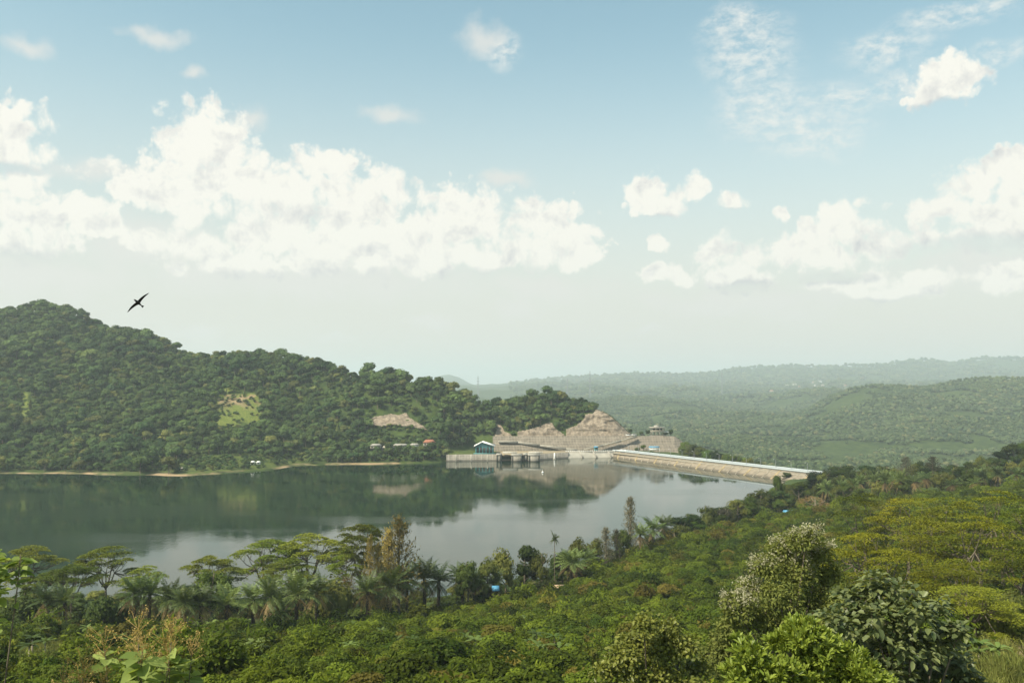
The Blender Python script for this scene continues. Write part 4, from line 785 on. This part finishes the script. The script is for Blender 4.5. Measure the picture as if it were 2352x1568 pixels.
def leaves(mb, B, Dv, Nn, ln, wd, fold=.25, droop=.2, m=0):
    """pointed leaves folded at the midrib: base B, direction Dv, facing Nn"""
    n = len(B); Dv = Dv/np.linalg.norm(Dv, axis=1)[:, None]; Nn = Nn-(Nn*Dv).sum(1)[:, None]*Dv; Nn /= np.linalg.norm(Nn, axis=1)[:, None]+1e-9; sd_ = np.cross(Dv, Nn)
    s_ = rng.uniform(.65, 1.2, n)[:, None]; l_ = ln*s_; w_ = wd*s_*.5; dn_ = np.array([0, 0, -1.])
    V = np.stack([B, B+Dv*l_*.3+sd_*w_*.85+Nn*w_*fold, B+Dv*l_*.7+sd_*w_*.8+Nn*w_*fold+dn_*l_*droop*.35, B+Dv*l_+dn_*l_*droop, B+Dv*l_*.7-sd_*w_*.8+Nn*w_*fold+dn_*l_*droop*.35, B+Dv*l_*.3-sd_*w_*.85+Nn*w_*fold], 1)
    i = np.arange(n)[:, None]*6; mb.add(V.reshape(-1, 3), np.concatenate([i+np.array([0, 1, 2, 3]), i+np.array([0, 3, 4, 5])]), m); return mb
def banana():
    tr = MB(); cr = MB(); tr.tube([(0, 0, -.2), (0, 0, 1.9)], [.14, .08], 7)
    for k in range(8):
        a = k*2.4+rng.uniform(-.3, .3); e = rng.uniform(.5, 1.3); p = np.array([0, 0, 1.8]); pts = [p]; L_ = rng.uniform(1.6, 2.2)
        for q_ in range(6): p = p+L_/6*np.array([math.cos(a)*math.cos(e), math.sin(a)*math.cos(e), math.sin(e)]); pts.append(p); e -= rng.uniform(.15, .35)
        pts = np.array(pts); sd_ = np.array([-math.sin(a), math.cos(a), 0]); w = np.array([.05, .16, .24, .26, .22, .13, .02])[:, None]; V = np.concatenate([pts+sd_*w+np.array([0, 0, -.06]), pts, pts-sd_*w+np.array([0, 0, -.06])]); i = np.arange(6)
        cr.add(V, np.concatenate([np.c_[i, i+1, i+8, i+7], np.c_[i+7, i+8, i+15, i+14]]))
    return [('stem', tr.mesh('stem', M['pale_bark'])), ('leaves', cr.mesh('leaves', M['banana_leaf']))]               # 3.4 m high, 3.4 m wide
KIND = {                                                                                                               # parts variants, ref height, ref width
 'dark': ([broad(M['dark_leaf'], M['bark']) for _ in range(3)], 8.6, 8.0), 'olive': ([broad(M['olive_leaf'], M['bark'], jit=.8, core=.55) for _ in range(3)], 8.6, 8.0),
 'bright': ([broad(M['bright_leaf'], M['bark'], n=2200, size=.34) for _ in range(2)], 8.6, 8.0), 'brown': ([broad(M['brown_leaf'], M['pale_bark'], core=0, n=2400, size=.26, jit=1, lo=.4) for _ in range(1)], 8.6, 8.0),
 'grey': ([broad(M['grey_leaf'], M['pale_bark'], core=.5, n=1700, size=.34, jit=.9, lo=.6) for _ in range(2)], 8.6, 8.0),
 'bushd': ([bushy(M['dark_leaf']) for _ in range(3)], 4.2, 6.0), 'busho': ([bushy(M['olive_leaf']) for _ in range(2)], 4.2, 6.0), 'bushb': ([bushy(M['bright_leaf']) for _ in range(1)], 4.2, 6.0),
 'albizia': ([albizia(M['albizia_green']) for _ in range(3)], 10.6, 12.5), 'albiziay': ([albizia(M['albizia_leaf'], n=11000, size=.25, pads=21, dome=.6) for _ in range(3)], 10.6, 12.5),
 'palm': ([palm(), palm(5.0, 24, 8), palm(6.0, 26, 14)], 8.6, 8.0), 'palmgreen': ([palm(3.5, 20, 0)], 6.8, 7.5), 'palmdry': ([palm(5.2, 14, 26)], 8.0, 7.5), 'coconut': ([coconut()], 10.6, 4.6),
 'gold': ([feathery(M['gold_leaf'], 2800, 2.2, .30), feathery(M['gold_leaf'], 3600, 1.7, .30)], 10, 4.0), 'conifer': ([feathery(M['grey_leaf'], 2600, 1.2, .3)], 10, 3.4), 'wispy': ([feathery(M['grey_leaf'], 2200, 2.2, .34)], 10, 6),
 'banana': ([banana() for _ in range(3)], 3.4, 3.4)}
CNT = {}
def put(kind, name, cat, u, D, vtop, wpx, label, group=None, sink=.2):
    vs, rh, rw = KIND[kind]; k = CNT.get(kind, 0); CNT[kind] = k+1; x, y, zt = at(u, vtop, D); g0 = float(H(x, y)[0])-sink; h = max(zt-g0, 1.2); w = wpx*D/F
    return thing(name, label, cat, vs[k % len(vs)], (x, y, g0), rng.uniform(0, 6.28), (w/rw, w/rw, h/rh), group)
G1 = 'umbrella trees along the near shore'
for u, D, v, w, lab in ((60,198,1252,170,'broad flat-topped umbrella tree at the left edge of the near shore'), (165,188,1292,150,'lower umbrella tree crown tucked between the two left ones'), (245,205,1250,150,'rounded umbrella tree standing before the dark water, second big one from the left'),
  (330,192,1298,110,'small thin umbrella tree to the right of the rounded one'), (482,200,1270,130,'low umbrella tree just left of the widest umbrella crown'), (612,212,1236,185,'wide umbrella tree with see-through twigs, left half of the long flat canopy'), (712,215,1222,185,'umbrella tree forming the higher right half of the long flat canopy'),
  (660,196,1280,130,'lower umbrella crown hanging under the long flat canopy'), (828,203,1198,140,'tallest umbrella tree with a domed crown, beside the golden tree'), (800,200,1262,100,'thin umbrella crown below the domed one'), (110,192,1310,130,'umbrella tree low at the left, above the dark palms')):
    put('albizia', 'umbrella_tree', 'tree', u, D, v, w, lab, G1)
for u, D, v, w, lab in ((918,196,1180,85,'tall golden brown feathery tree on the near shore, right of the domed umbrella tree'), (893,194,1205,60,'second golden stem leaning beside the tall golden tree'), (850,190,1226,34,'thin vine-covered golden trunk left of the golden tree'), (868,191,1240,34,'short vine-covered golden trunk between the domed umbrella tree and the golden tree')):
    put('gold', 'golden_tree', 'tree', u, D, v, w, lab, 'golden trees')
PALMS = [(105,182,1345,80,'dark'),(150,182,1340,80,''),(310,180,1330,85,''),(345,182,1320,80,''),(392,178,1322,80,''),(425,170,1355,80,''),(462,164,1345,100,''),(522,164,1340,105,''),(582,165,1345,95,''),(622,170,1322,80,''),(683,168,1305,105,''),(728,170,1325,85,''),
         (845,175,1320,85,''),(896,172,1290,105,''),(935,176,1300,80,''),(975,180,1285,85,''),(1008,182,1285,85,''),(1062,190,1300,80,''),(1090,194,1305,70,''),(1133,198,1308,75,''),(1312,226,1268,85,''),(1345,232,1262,70,''),(1500,298,1185,70,''),(1525,305,1190,60,''),(1470,290,1205,60,'')]
PL = ['dark oil palm at the foot of the left umbrella trees','oil palm right of the darkest one under the left umbrella trees','oil palm with ragged fronds below the small thin umbrella tree','oil palm before the pale water gap on the left','oil palm at the right side of the left water gap','low oil palm in front of the light green tree','big oil palm with a skirt of yellow fronds, left one of the front pair','big oil palm with drooping fronds, right one of the front pair',
      'oil palm right of the front pair','oil palm behind the bright young palm','large oil palm below the long flat canopy','oil palm left of the reddish bush','small oil palm with brown hanging fronds at the reddish bush','large oil palm with orange dead fronds below the golden tree','narrow oil palm right of the orange-fronded one','oil palm with upright fronds against the grey water','oil palm at the right end of the shore palms by the golden tree',
      'oil palm with a yellow frond left of the dark shore trees','half hidden oil palm behind the yellow-fronded one','oil palm with spread fronds above the blue-roofed hut','lone star-shaped oil palm in front of the dark trees','oil palm with dull fronds behind the star-shaped one','oil palm near the tall pointed tree','second oil palm right of the pointed tree','oil palm below the tall pointed tree']
edgeD = lambda u: float(np.interp(u, (0, 450, 600, 700, 850, 1000, 1130, 1300, 1500, 1700, 1900, 2352), (166, 150, 156, 165, 182, 203, 212, 228, 292, 345, 372, 372)))
for (u, D, v, w, _), lab in zip(PALMS, PL):
    D = edgeD(u)+rng.uniform(1, 6)+(8 if D > 172 and u < 600 else 0); put('palm', 'oil_palm', 'palm tree', u, D, v-6, w*1.22, lab, 'oil palms of the near shore')
put('palmgreen', 'oil_palm', 'palm tree', 645, 159, 1352, 62, 'young bright green oil palm between two big dark ones', 'oil palms of the near shore')
put('coconut', 'palm', 'palm tree', 1274, 236, 1218, 26, 'slender palm with a small dark head rising above the shore trees')
TR = [('bright','leafy_tree',490,182,1290,110,'rounded light green tree in front of the low umbrella tree'),('bushd','leafy_tree',240,166,1352,110,'dark round bushy tree between the left palms'),('bushd','leafy_tree',40,176,1355,120,'dark bush under the leftmost umbrella tree'),
 ('brown','reddish_bush',800,184,1308,60,'reddish-topped bush under the domed umbrella tree'),('busho','reddish_bush',752,180,1312,130,'wide brownish green bush right of the large palm'),
 ('dark','shore_tree',1075,208,1270,70,'dark rounded shore tree at the left end of the dark clump'),('olive','shore_tree',1120,214,1268,70,'brownish shore tree second in the clump right of the palms'),('olive','shore_tree',1160,222,1248,80,'olive shore tree in the middle of the dark clump'),('dark','shore_tree',1205,228,1236,95,'tall green shore tree with a pale crown, highest of the clump'),('olive','shore_tree',1240,226,1252,60,'olive tree right of the highest one in the clump'),
 ('dark','shore_tree',1290,240,1248,70,'very dark tree under the slender palm'),('olive','shore_tree',1328,248,1222,60,'light olive tree right of the slender palm'),('olive','shore_tree',1362,252,1228,60,'olive tree left of the brown feathery trees'),('dark','shore_tree',1425,272,1205,60,'dark green tree left of the tall pointed tree'),
 ('dark','shore_tree',1550,318,1180,60,'dark tree where the shore begins to narrow'),('dark','shore_tree',1588,330,1170,62,'dark rounded tree second along the narrowing shore'),('olive','shore_tree',1625,342,1152,58,'olive tree on the narrowing shore, before the beige one'),('grey','shore_tree',1662,344,1158,50,'beige-tinged tree among the green shore trees'),('olive','shore_tree',1692,352,1140,60,'olive round tree right of the beige one'),
 ('bright','shore_tree',1722,362,1132,56,'light green tree left of the two big rounded ones'),('olive','shore_tree',1745,378,1118,70,'tall rounded tree at the water, left one of two'),('dark','shore_tree',1790,382,1118,80,'big rounded dark green tree at the water, right one of two'),
 ('dark','shore_tree',1838,392,1098,56,'green tree left of the ridge trees'),('brown','brown_tree',1868,362,1134,84,'round brown tree above the field huts'),('dark','ridge_tree',1880,436,1072,70,'dark tree at the right end of the dam'),('dark','ridge_tree',1935,440,1060,90,'wide dark green tree right of the dam end'),('dark','ridge_tree',1985,446,1062,80,'dark green tree in the middle of the low ridge'),('olive','ridge_tree',2032,448,1064,70,'yellow-tinged tree on the ridge left of the feathery pair'),
 ('dark','ridge_tree',2192,455,1062,50,'small dark tree on the ridge right of the feathery pair'),('dark','ridge_tree',2232,456,1055,46,'dark round tree on the ridge below the right hill'),('dark','ridge_tree',2290,462,1030,56,'dark tree halfway up the right hill'),('olive','ridge_tree',2325,466,1010,60,'olive tree near the top of the right hill'),('bright','ridge_tree',2352,468,1002,60,'light green tree cut by the right edge on the hill'),('dark','ridge_tree',2320,440,1062,90,'broad dark tree low on the right hill'),
 ('dark','bank_tree',1806,560,1082,30,'lower half of the waterside grove at the dam end'),('bright','slender_tree',1786,398,1080,36,'slender lone tree standing before the right end of the dam')]
for kd, nm, u, D, v, w, lab in TR: put(kd, nm, 'bush' if 'bush' in nm else 'tree', u, D, v, w, lab)
for u, D, v, w, lab in ((1447,276,1134,46,'tall pointed brownish tree standing alone above the shore'), (1392,262,1206,44,'brown pointed tree left of the tall one')): put('conifer', 'pointed_tree', 'tree', u, D, v, w, lab, 'pointed trees')
for u, D, v, w, lab in ((1372,252,1232,50,'brown feathery tree right of the star-shaped palm'), (1415,266,1212,46,'brown feathery tree below the tall pointed tree')): put('wispy', 'feathery_tree', 'tree', u, D, v, w, lab, 'brown feathery trees')
for u, D, v, w, lab in ((2080,430,1046,56,'left one of two wispy grey-green trees on the right ridge'), (2142,430,1046,62,'right one of two wispy grey-green trees on the right ridge')): put('wispy', 'feathery_tree', 'tree', u, D, v, w, lab, 'wispy ridge trees')
for k in range(58):
    u = rng.uniform(1890, 2380); t = (u-1890)/490; D = rng.uniform(375, 440); v = rng.uniform(1074, 1104)-22*max(t-.35, 0)*rng.uniform(0, 1.3); dry = u > 2050 and rng.uniform() < .7
    put('palmdry' if dry else 'palm', 'ridge_palm', 'palm tree', u, D, v, rng.uniform(38, 50), 'oil palm with dry beige fronds on the low ridge at the right' if dry else 'dark green oil palm on the low ridge at the right', 'dry palms on the right ridge' if dry else 'green palms on the right ridge')
# undergrowth of the shore belt
def belt(n, u0, u1, f0, f1, kinds, hs, ws, label, group):
    for _ in range(n):
        u = rng.uniform(u0, u1); lim = np.interp(u, (0, 450, 600, 700, 850, 1000, 1130, 1300, 1500, 1700, 1900, 2352), (166, 150, 156, 165, 182, 203, 212, 228, 292, 345, 372, 372)); sh = np.interp(u, (1000, 1300, 1500, 1650, 1760, 1820, 1900), (262, 285, 345, 400, 440, 470, 450))
        D = lim+(sh-lim)*rng.uniform(f0, f1); kd = kinds[rng.integers(0, len(kinds))]; vs, rh, rw = KIND[kd]; x = float(su(u)*D); z = float(H(x, D)[0])
        if z < .5: continue
        h = rng.uniform(*hs); w = rng.uniform(*ws); thing('belt_bush' if 'bush' in kd else 'belt_tree', label, 'bush' if 'bush' in kd else 'tree', vs[rng.integers(0, len(vs))], (x, D, z-.3), rng.uniform(0, 6.28), (w/rw, w/rw, h/rh), group)
belt(120, -60, 1050, -.02, .45, ['bushd', 'bushd', 'busho'], (2.2, 3.8), (4, 6.5), 'dark bush filling the gap between the near shore palms', 'bushes under the near shore palms')
belt(60, -60, 1040, .4, .98, ['bushd', 'busho', 'dark'], (3, 5), (6, 9), 'dark bush at the water edge behind the near shore palms', 'bushes on the near water edge')
belt(70, 1040, 1560, .0, .7, ['bushd', 'busho', 'dark', 'olive'], (3, 5.2), (4, 7), 'low dark growth at the foot of the middle shore trees', 'growth under the middle shore trees')
belt(70, 1540, 1900, .1, .9, ['dark', 'olive', 'busho', 'dark', 'bright'], (5, 8.5), (6, 10), 'green tree in the crowded belt along the narrowing shore', 'trees of the narrowing shore belt')
belt(90, 1880, 2440, .1, 1.0, ['dark', 'olive', 'dark', 'olive'], (8, 12.5), (7, 10), 'green tree among the palms of the right ridge', 'trees among the ridge palms')
# trees behind the left half of the dam and around the terraces
for k in range(46):
    u = rng.uniform(1568, 1750); t = (u-1556)/190; y = float(crestD(u))+rng.uniform(14, 40); x = float(su(u)*y); z = float(H(x, y)[0]); vt = 1002+t*52+rng.uniform(-3, 14); zt = at(u, vt, y)[2]; h = float(np.clip(zt-z, 5, 30)); w = rng.uniform(10, 15); vs = KIND[['dark', 'olive', 'dark', 'bright'][rng.integers(0, 4)]]
    thing('slope_tree', 'dark green tree on the slope just behind the dam', 'tree', vs[0][k % len(vs[0])], (x, y, z-.5), rng.uniform(0, 6), (w/8, w/8, h/8.6), 'trees behind the dam')
for u, D, z, h, w, kd, lab in ((1472, 762, 15.6, 4.5, 6, 'dark', 'dark bush left of the pavilion'), (1487, 764, 15.6, 6, 6, 'dark', 'dark tree touching the left side of the pavilion'), (1540, 766, 15.3, 6.5, 6, 'dark', 'dark conical tree right of the pavilion canopy'), (1527, 760, 15.6, 4, 7, 'dark', 'hedge-like bush in front of the white canopy'), (1476, 734, 5, 6, 7, 'bright', 'yellow-green tree on the quay left of the blue stall'), (1462, 735, 5, 3.4, 6, 'bushd', 'dark bush left of the yellow-green quay tree'), (1352, 806, 36, 9.5, 4, 'dark', 'slim tree standing out above the bare rock face'), (1447, 770, 17, 5, 6, 'dark', 'dark bush at the right foot of the bare rock face')):
    x = float(su(u)*D); vs, rh, rw = KIND[kd]; thing('terrace_tree', lab, 'tree', vs[0], (x, D, z), 1, (w/rw, w/rw, h/rh))
# yellow-green umbrella trees on the right
for u, D, v, w, lab in ((1985,190,1132,190,'umbrella tree at the left end of the yellow-green grove, behind'), (2085,176,1128,210,'umbrella tree in the back row of the yellow-green grove'), (2190,160,1140,220,'umbrella tree in the middle of the grove with a low crown'), (2300,150,1126,230,'tall umbrella tree at the right edge with a yellow top'),
  (2370,140,1150,200,'umbrella tree cut by the right edge of the view'), (2130,135,1190,240,'umbrella tree in the middle row, left part'), (2250,125,1185,250,'umbrella tree in the middle row with dark open limbs'), (1985,120,1208,210,'low umbrella tree behind the pale-blossomed tree'), (2345,105,1240,260,'dark-limbed umbrella tree near the right edge'),
  (2070,100,1262,240,'umbrella tree in the front row of the grove, left'), (2185,92,1290,260,'umbrella tree with dark stout trunk in the front of the grove'), (2235,80,1345,230,'lowest front umbrella tree spreading over the dry field')):
    put('albiziay', 'umbrella_tree', 'tree', u, D, v-3, w*.96, lab, 'yellow-green umbrella trees on the right')
for k in range(26):
    u = rng.uniform(1990, 2400); D = rng.uniform(78, 180); x = float(su(u)*D); z = float(H(x, D)[0]); kd = ['bushb', 'busho', 'bushd', 'bright'][rng.integers(0, 4)]; vs, rh, rw = KIND[kd]; h = rng.uniform(3, 5); w = rng.uniform(4, 7)
    thing('grove_bush', 'green bush growing under the yellow-green umbrella trees', 'bush', vs[0], (x, D, z-.3), rng.uniform(0, 6), (w/rw, w/rw, h/rh), 'bushes under the right umbrella trees')
# bananas scattered through the scrub
for k in range(46):
    u = rng.uniform(60, 1900); D = rng.uniform(84, 170) if u < 1300 else rng.uniform(90, 230); x = float(su(u)*D); z = float(H(x, D)[0]); s_ = rng.uniform(.8, 1.25)
    thing('banana_plant', 'pale green banana plant standing out of the dark scrub', 'banana plant', KIND['banana'][0][k % 3], (x, D, z+1.0), rng.uniform(0, 6.28), (s_*.75, s_*.75, s_*.62), 'banana plants in the scrub')
for k in range(70):
    u = rng.uniform(2225, 2440); D = rng.uniform(60, 92); x = float(su(u)*D); z = float(H(x, D)[0])
    if inpoly(*[np.array([q_]) for q_ in (u, float(proj(np.array([x]), np.array([D]), np.array([z]))[1][0]))], FIELD)[0]: continue
    thing('banana_plant', 'banana plant in the dense stand at the right edge above the dry field', 'banana plant', KIND['banana'][0][k % 3], (x, D, z), rng.uniform(0, 6.28), rng.uniform(.5, .8), 'banana stand by the dry field')
# ------------------------------------------------------------------ the big trees close to the camera
def lobes_at(spec, D, base, depth=.8):
    out = []
    for i_, (u, v, r) in enumerate(spec):
        Dd = D+rng.uniform(-1, 1)*depth; x, y, z = at(u, v, Dd); rr = r*D/F; out.append((x-base[0], y-base[1], z-base[2], rr, rr, rr*.85))
    return out
def near_tree(name, label, cat, u, D, spec, leaf, kind, n, depth, bark, extra=None, r0=.2):
    x = float(su(u)*D); z = float(H(x, D)[0])-.2; base = (x, D, z); lb = lobes_at(spec, D, base, depth); L = np.array(lb); tr = MB(); zt = L[:, 2].max(); ht = zt*.55
    tr.tube([(0, 0, -.3), (.1, .05, ht*.5), (0, 0, ht)], [r0, r0*.8, r0*.6], 9)
    for q_ in lb:
        e = np.array(q_[:3])+np.array([0, 0, -.1]); s_ = np.array([0, 0, ht*rng.uniform(.6, 1)]); md = s_*.5+e*.5+np.array([0, 0, -.15])+rng.normal(0, .15, 3); tr.tube([s_, md, e], [r0*.45, r0*.28, r0*.1], 6)
        for _ in range(4): f = e+unit(1)[0]*q_[3]*.85; tr.tube([e, (e+f)/2+rng.normal(0, .05, 3), f], [r0*.12, r0*.08, r0*.03], 4)
    cr = MB(); w = L[:, 3]**2; k = rng.choice(len(L), n, p=w/w.sum()); d = unit(n); d[:, 2] = np.where(d[:, 2] < -.4, -d[:, 2], d[:, 2]); Pp = L[k, :3]+d*L[k, 3:6]*rng.uniform(.45, 1.08, n)[:, None]
    Pp += (fbm(Pp[:, 0]*2+9, Pp[:, 2]*2, 2, 3)*.5)[:, None]*d
    if kind == 'teak':                     # broad drooping leaves in pairs
        a = unit(n); a[:, 2] = a[:, 2]*.4-.1; leaves(cr, Pp, d*.7+a*.8, d*.4+np.array([0, 0, .9])+unit(n)*.35, .26, .17, .2, .35)
    elif kind == 'narrow':                 # rosettes of narrow leaves
        m_ = 9; C = np.repeat(Pp, m_, 0); ax = np.repeat(d*.7+np.array([0, 0, .8]), m_, 0); dv = ax+unit(len(C))*1.0; leaves(cr, C+dv*.01, dv, ax*.6+unit(len(C))*.4, .17, .05, .25, .15)
    elif kind == 'round':
        leaves(cr, Pp, d*.5+unit(n)*.9, d*.6+np.array([0, 0, .6])+unit(n)*.5, .17, .13, .2, .2)
    elif kind == 'small':
        leaves(cr, Pp, d*.5+unit(n)*.9, d*.6+np.array([0, 0, .6])+unit(n)*.6, .19, .10, .25, .3)
    lobes_cloud(cr, [tuple(q_) for q_ in lb], 40, .1, core=.50)
    pr = [('trunk', tr.mesh('trunk', bark)), ('crown', cr.mesh('crown', leaf))]
    if extra: pr += extra(lb)
    return thing(name, label, cat, pr, base)
def blossoms(lb):
    mb = MB(); hi = sorted(lb, key=lambda q_: -(q_[2]-.25*q_[0]))[:8]
    for q_ in hi:
        n = 22
        for c_ in np.array(q_[:3])+(lambda d: d*np.array(q_[3:6])*1.02)(np.c_[unit(n)[:, :2], np.abs(unit(n)[:, 2])+.3]/1.2):
            m_ = 26; C = c_+rng.normal(0, .11, (m_, 3)); quads(mb, C, unit(m_)+np.array([0, 0, .4]), .095, .7)
    return [('blossom', mb.mesh('blossom', M['flower']))]
near_tree('blossoming_tree', 'large tree with pale whitish blossom clusters over its top, right of centre', 'tree', 1800, 44, [(1850,1245,42),(1800,1268,45),(1880,1275,40),(1760,1310,42),(1830,1320,50),(1900,1330,45),(1720,1360,38),(1790,1375,50),(1870,1390,50),(1690,1400,36),(1750,1430,48),(1830,1450,55),(1680,1450,40),(1910,1440,50),(1670,1480,40),(1640,1520,40),(1940,1390,40),(1950,1470,45),(1700,1400,40),(1720,1500,50),(1790,1520,55),(1660,1530,45),(1880,1520,50),(1740,1570,55)], M['blossom_leaf'], 'small', 19000, 1.2, M['bark'], blossoms, .22)
near_tree('broad_leaved_tree', 'tree with big drooping glossy leaves at the lower right, in front of the umbrella trees', 'tree', 2070, 27, [(2010,1350,40),(1960,1385,45),(2060,1380,45),(1930,1440,50),(2010,1430,55),(2100,1420,50),(2150,1400,38),(1980,1500,55),(2070,1490,60),(2150,1480,50),(2200,1450,36),(1940,1560,55),(2040,1560,60),(2130,1550,55),(2200,1530,45),(2230,1580,45),(2080,1620,60)], M['teak_leaf'], 'teak', 3400, .9, M['bark'], None, .15)
near_tree('leafy_tree', 'rounded tree with small glossy dark leaves at the bottom, right of centre', 'tree', 1490, 36, [(1480,1440,36),(1530,1455,40),(1450,1475,36),(1430,1510,40),(1500,1500,50),(1570,1490,40),(1390,1545,34),(1460,1560,50),(1540,1560,50),(1600,1540,36),(1500,1620,60),(1400,1600,40),(1590,1600,50)], M['round_leaf'], 'round', 9000, .9, M['dark_bark'], None, .14)
near_tree('bright_leaved_tree', 'bright green tree with upright narrow leaves at the very bottom of the view', 'tree', 1850, 17, [(1790,1480,45),(1840,1470,48),(1890,1500,48),(1730,1510,45),(1780,1550,60),(1860,1560,60),(1940,1530,50),(1700,1560,45),(1990,1560,45),(1930,1600,60),(1760,1620,60),(2020,1600,40)], M['narrow_leaf'], 'narrow', 1500, .45, M['bark'], None, .08)
# young broad-leaved plants right at the viewpoint
def young(u, D, vtop, spread, nl, ll, label, flowers=True, side=None):
    x, y, zt = at(u, vtop, D); g0 = float(H(x, y)[0])-.2; h = zt-g0; tr = MB(); stems = [[(0, 0, 0), (.06, 0, h*.5), (0, 0, h)]]
    for k in range(4): a = k*1.57+.4; stems.append([(0, 0, h*.62), (spread*.45*math.cos(a), spread*.3*math.sin(a), h*.62+(h*.30)), (spread*.5*math.cos(a), spread*.35*math.sin(a), h-rng.uniform(.08, .3))])
    for st in stems: tr.tube(st, [.010, .006, .004], 6)
    lf = MB(); B = []; Dv = []; Nn = []
    for st in stems:
        st = np.array(st, float)
        for k in range(nl):
            t = rng.uniform(.45, .93); p = np.array([np.interp(t, [0, .5, 1], st[:, c_]) for c_ in range(3)])
            if p[2] < h-1.2: p[2] = h-rng.uniform(.1, 1.1)
            a = rng.uniform(0, 6.28); B.append(p); Dv.append((math.cos(a), math.sin(a), rng.uniform(-.1, .5))); Nn.append((rng.normal()*.3, rng.normal()*.3-.35, 1))
    leaves(lf, np.array(B), np.array(Dv), np.array(Nn), ll, ll*.62, .15, .3); pr = [('stem', tr.mesh('stem', M['bark'])), ('leaves', lf.mesh('leaves', M['young_leaf']))]
    if flowers:
        for st in stems:
            fm = MB(); top = np.array(st[-1], float)
            for k in range(16):
                d = np.array([rng.normal()*.5, rng.normal()*.5, abs(rng.normal())*.6+.2]); d = d/np.linalg.norm(d)*rng.uniform(.08, .26); p0 = top+np.array([0, 0, rng.uniform(-.1, .12)]); fm.tube([p0, p0+d], [.004, .003], 3)
                C = p0+d+rng.normal(0, .022, (9, 3)); quads(fm, C, unit(9), .022, .8)
            pr.append(('flower_spray', fm.mesh('flower_spray', M['gold_flower'])))
    return thing('young_tree', label, 'young tree', pr, (x, y, g0))
young(318, 10.5, 1462, .75, 12, .26, 'young tree with golden flower sprays and large pale leaves, bottom left')
young(382, 10.8, 1490, .6, 9, .24, 'young tree with golden sprays touching the right side of the larger one, bottom left')
young(190, 9.5, 1556, .4, 5, .22, 'tip of a golden-flowered young tree just showing at the bottom edge')
young(-6, 9.0, 1225, .45, 22, .15, 'leafy branch tip of light green leaves cut by the left edge', False)
# dry-field palm at the bottom right
x, y, zt = at(2245, 1490, 40); thing('young_palm', 'young palm with stiff upright leaves at the bottom right corner', 'palm tree', KIND['palmgreen'][0][0], (x, y, float(H(x, y)[0])-.2), 0, .42)
# ------------------------------------------------------------------ the bird
def bird():
    mb = MB(); body = []; xs = np.linspace(0, 1, 11); L_ = .17
    r = np.array([.002, .011, .015, .017, .021, .022, .020, .016, .011, .008, .003]); pts = np.c_[np.zeros(11), (.5-xs)*L_, -.002*np.sin(xs*3)]; mb.tube(pts, r, 10)
    for s_ in (-1, 1):
        t = np.linspace(0, 1, 12); chord = np.interp(t, [0, .15, .45, .8, 1], [.058, .050, .040, .022, .003]); px = s_*(.008+.215*t); py = .028+.012*np.sin(t*2.2)-.05*t**2.0; pz = .006-.022*t; th = np.interp(t, [0, 1], [.011, .0015])
        rows = [np.c_[px, py, pz], np.c_[px, py-chord*.35, pz+th*.6], np.c_[px, py-chord, pz-.002], np.c_[px, py-chord*.4, pz-th*.4], np.c_[px, py, pz]]; surf(mb, rows)
    surf(mb, [[(-.006, -.07, .002), (.006, -.07, .002)], [(-.021, -.112, 0), (.021, -.112, 0)]]); surf(mb, [[(-.006, -.07, -.003), (.006, -.07, -.003)], [(-.020, -.111, -.003), (.020, -.111, -.003)]])
    return mb.mesh('bird', M['feather'], True)
bx, by, bz = at(317, 695, 13.6); o = thing('bird', 'small dark swift gliding with long narrow wings above the left hill', 'bird', bird(), (bx, by, bz))
fx = Vector((.707, .10, .70)).normalized(); fy = Vector((-.50, -.72, .42)); fy = (fy-fx*fy.dot(fx)).normalized(); fz = fx.cross(fy)
from mathutils import Matrix
o.rotation_euler = Matrix((fx, fy, fz)).transposed().to_euler()
ey = MB().tube([(-.007, .074, .006), (.007, .074, .006)], .0025, 6); link('eyes', ey.mesh('eyes', M['dark']), o)
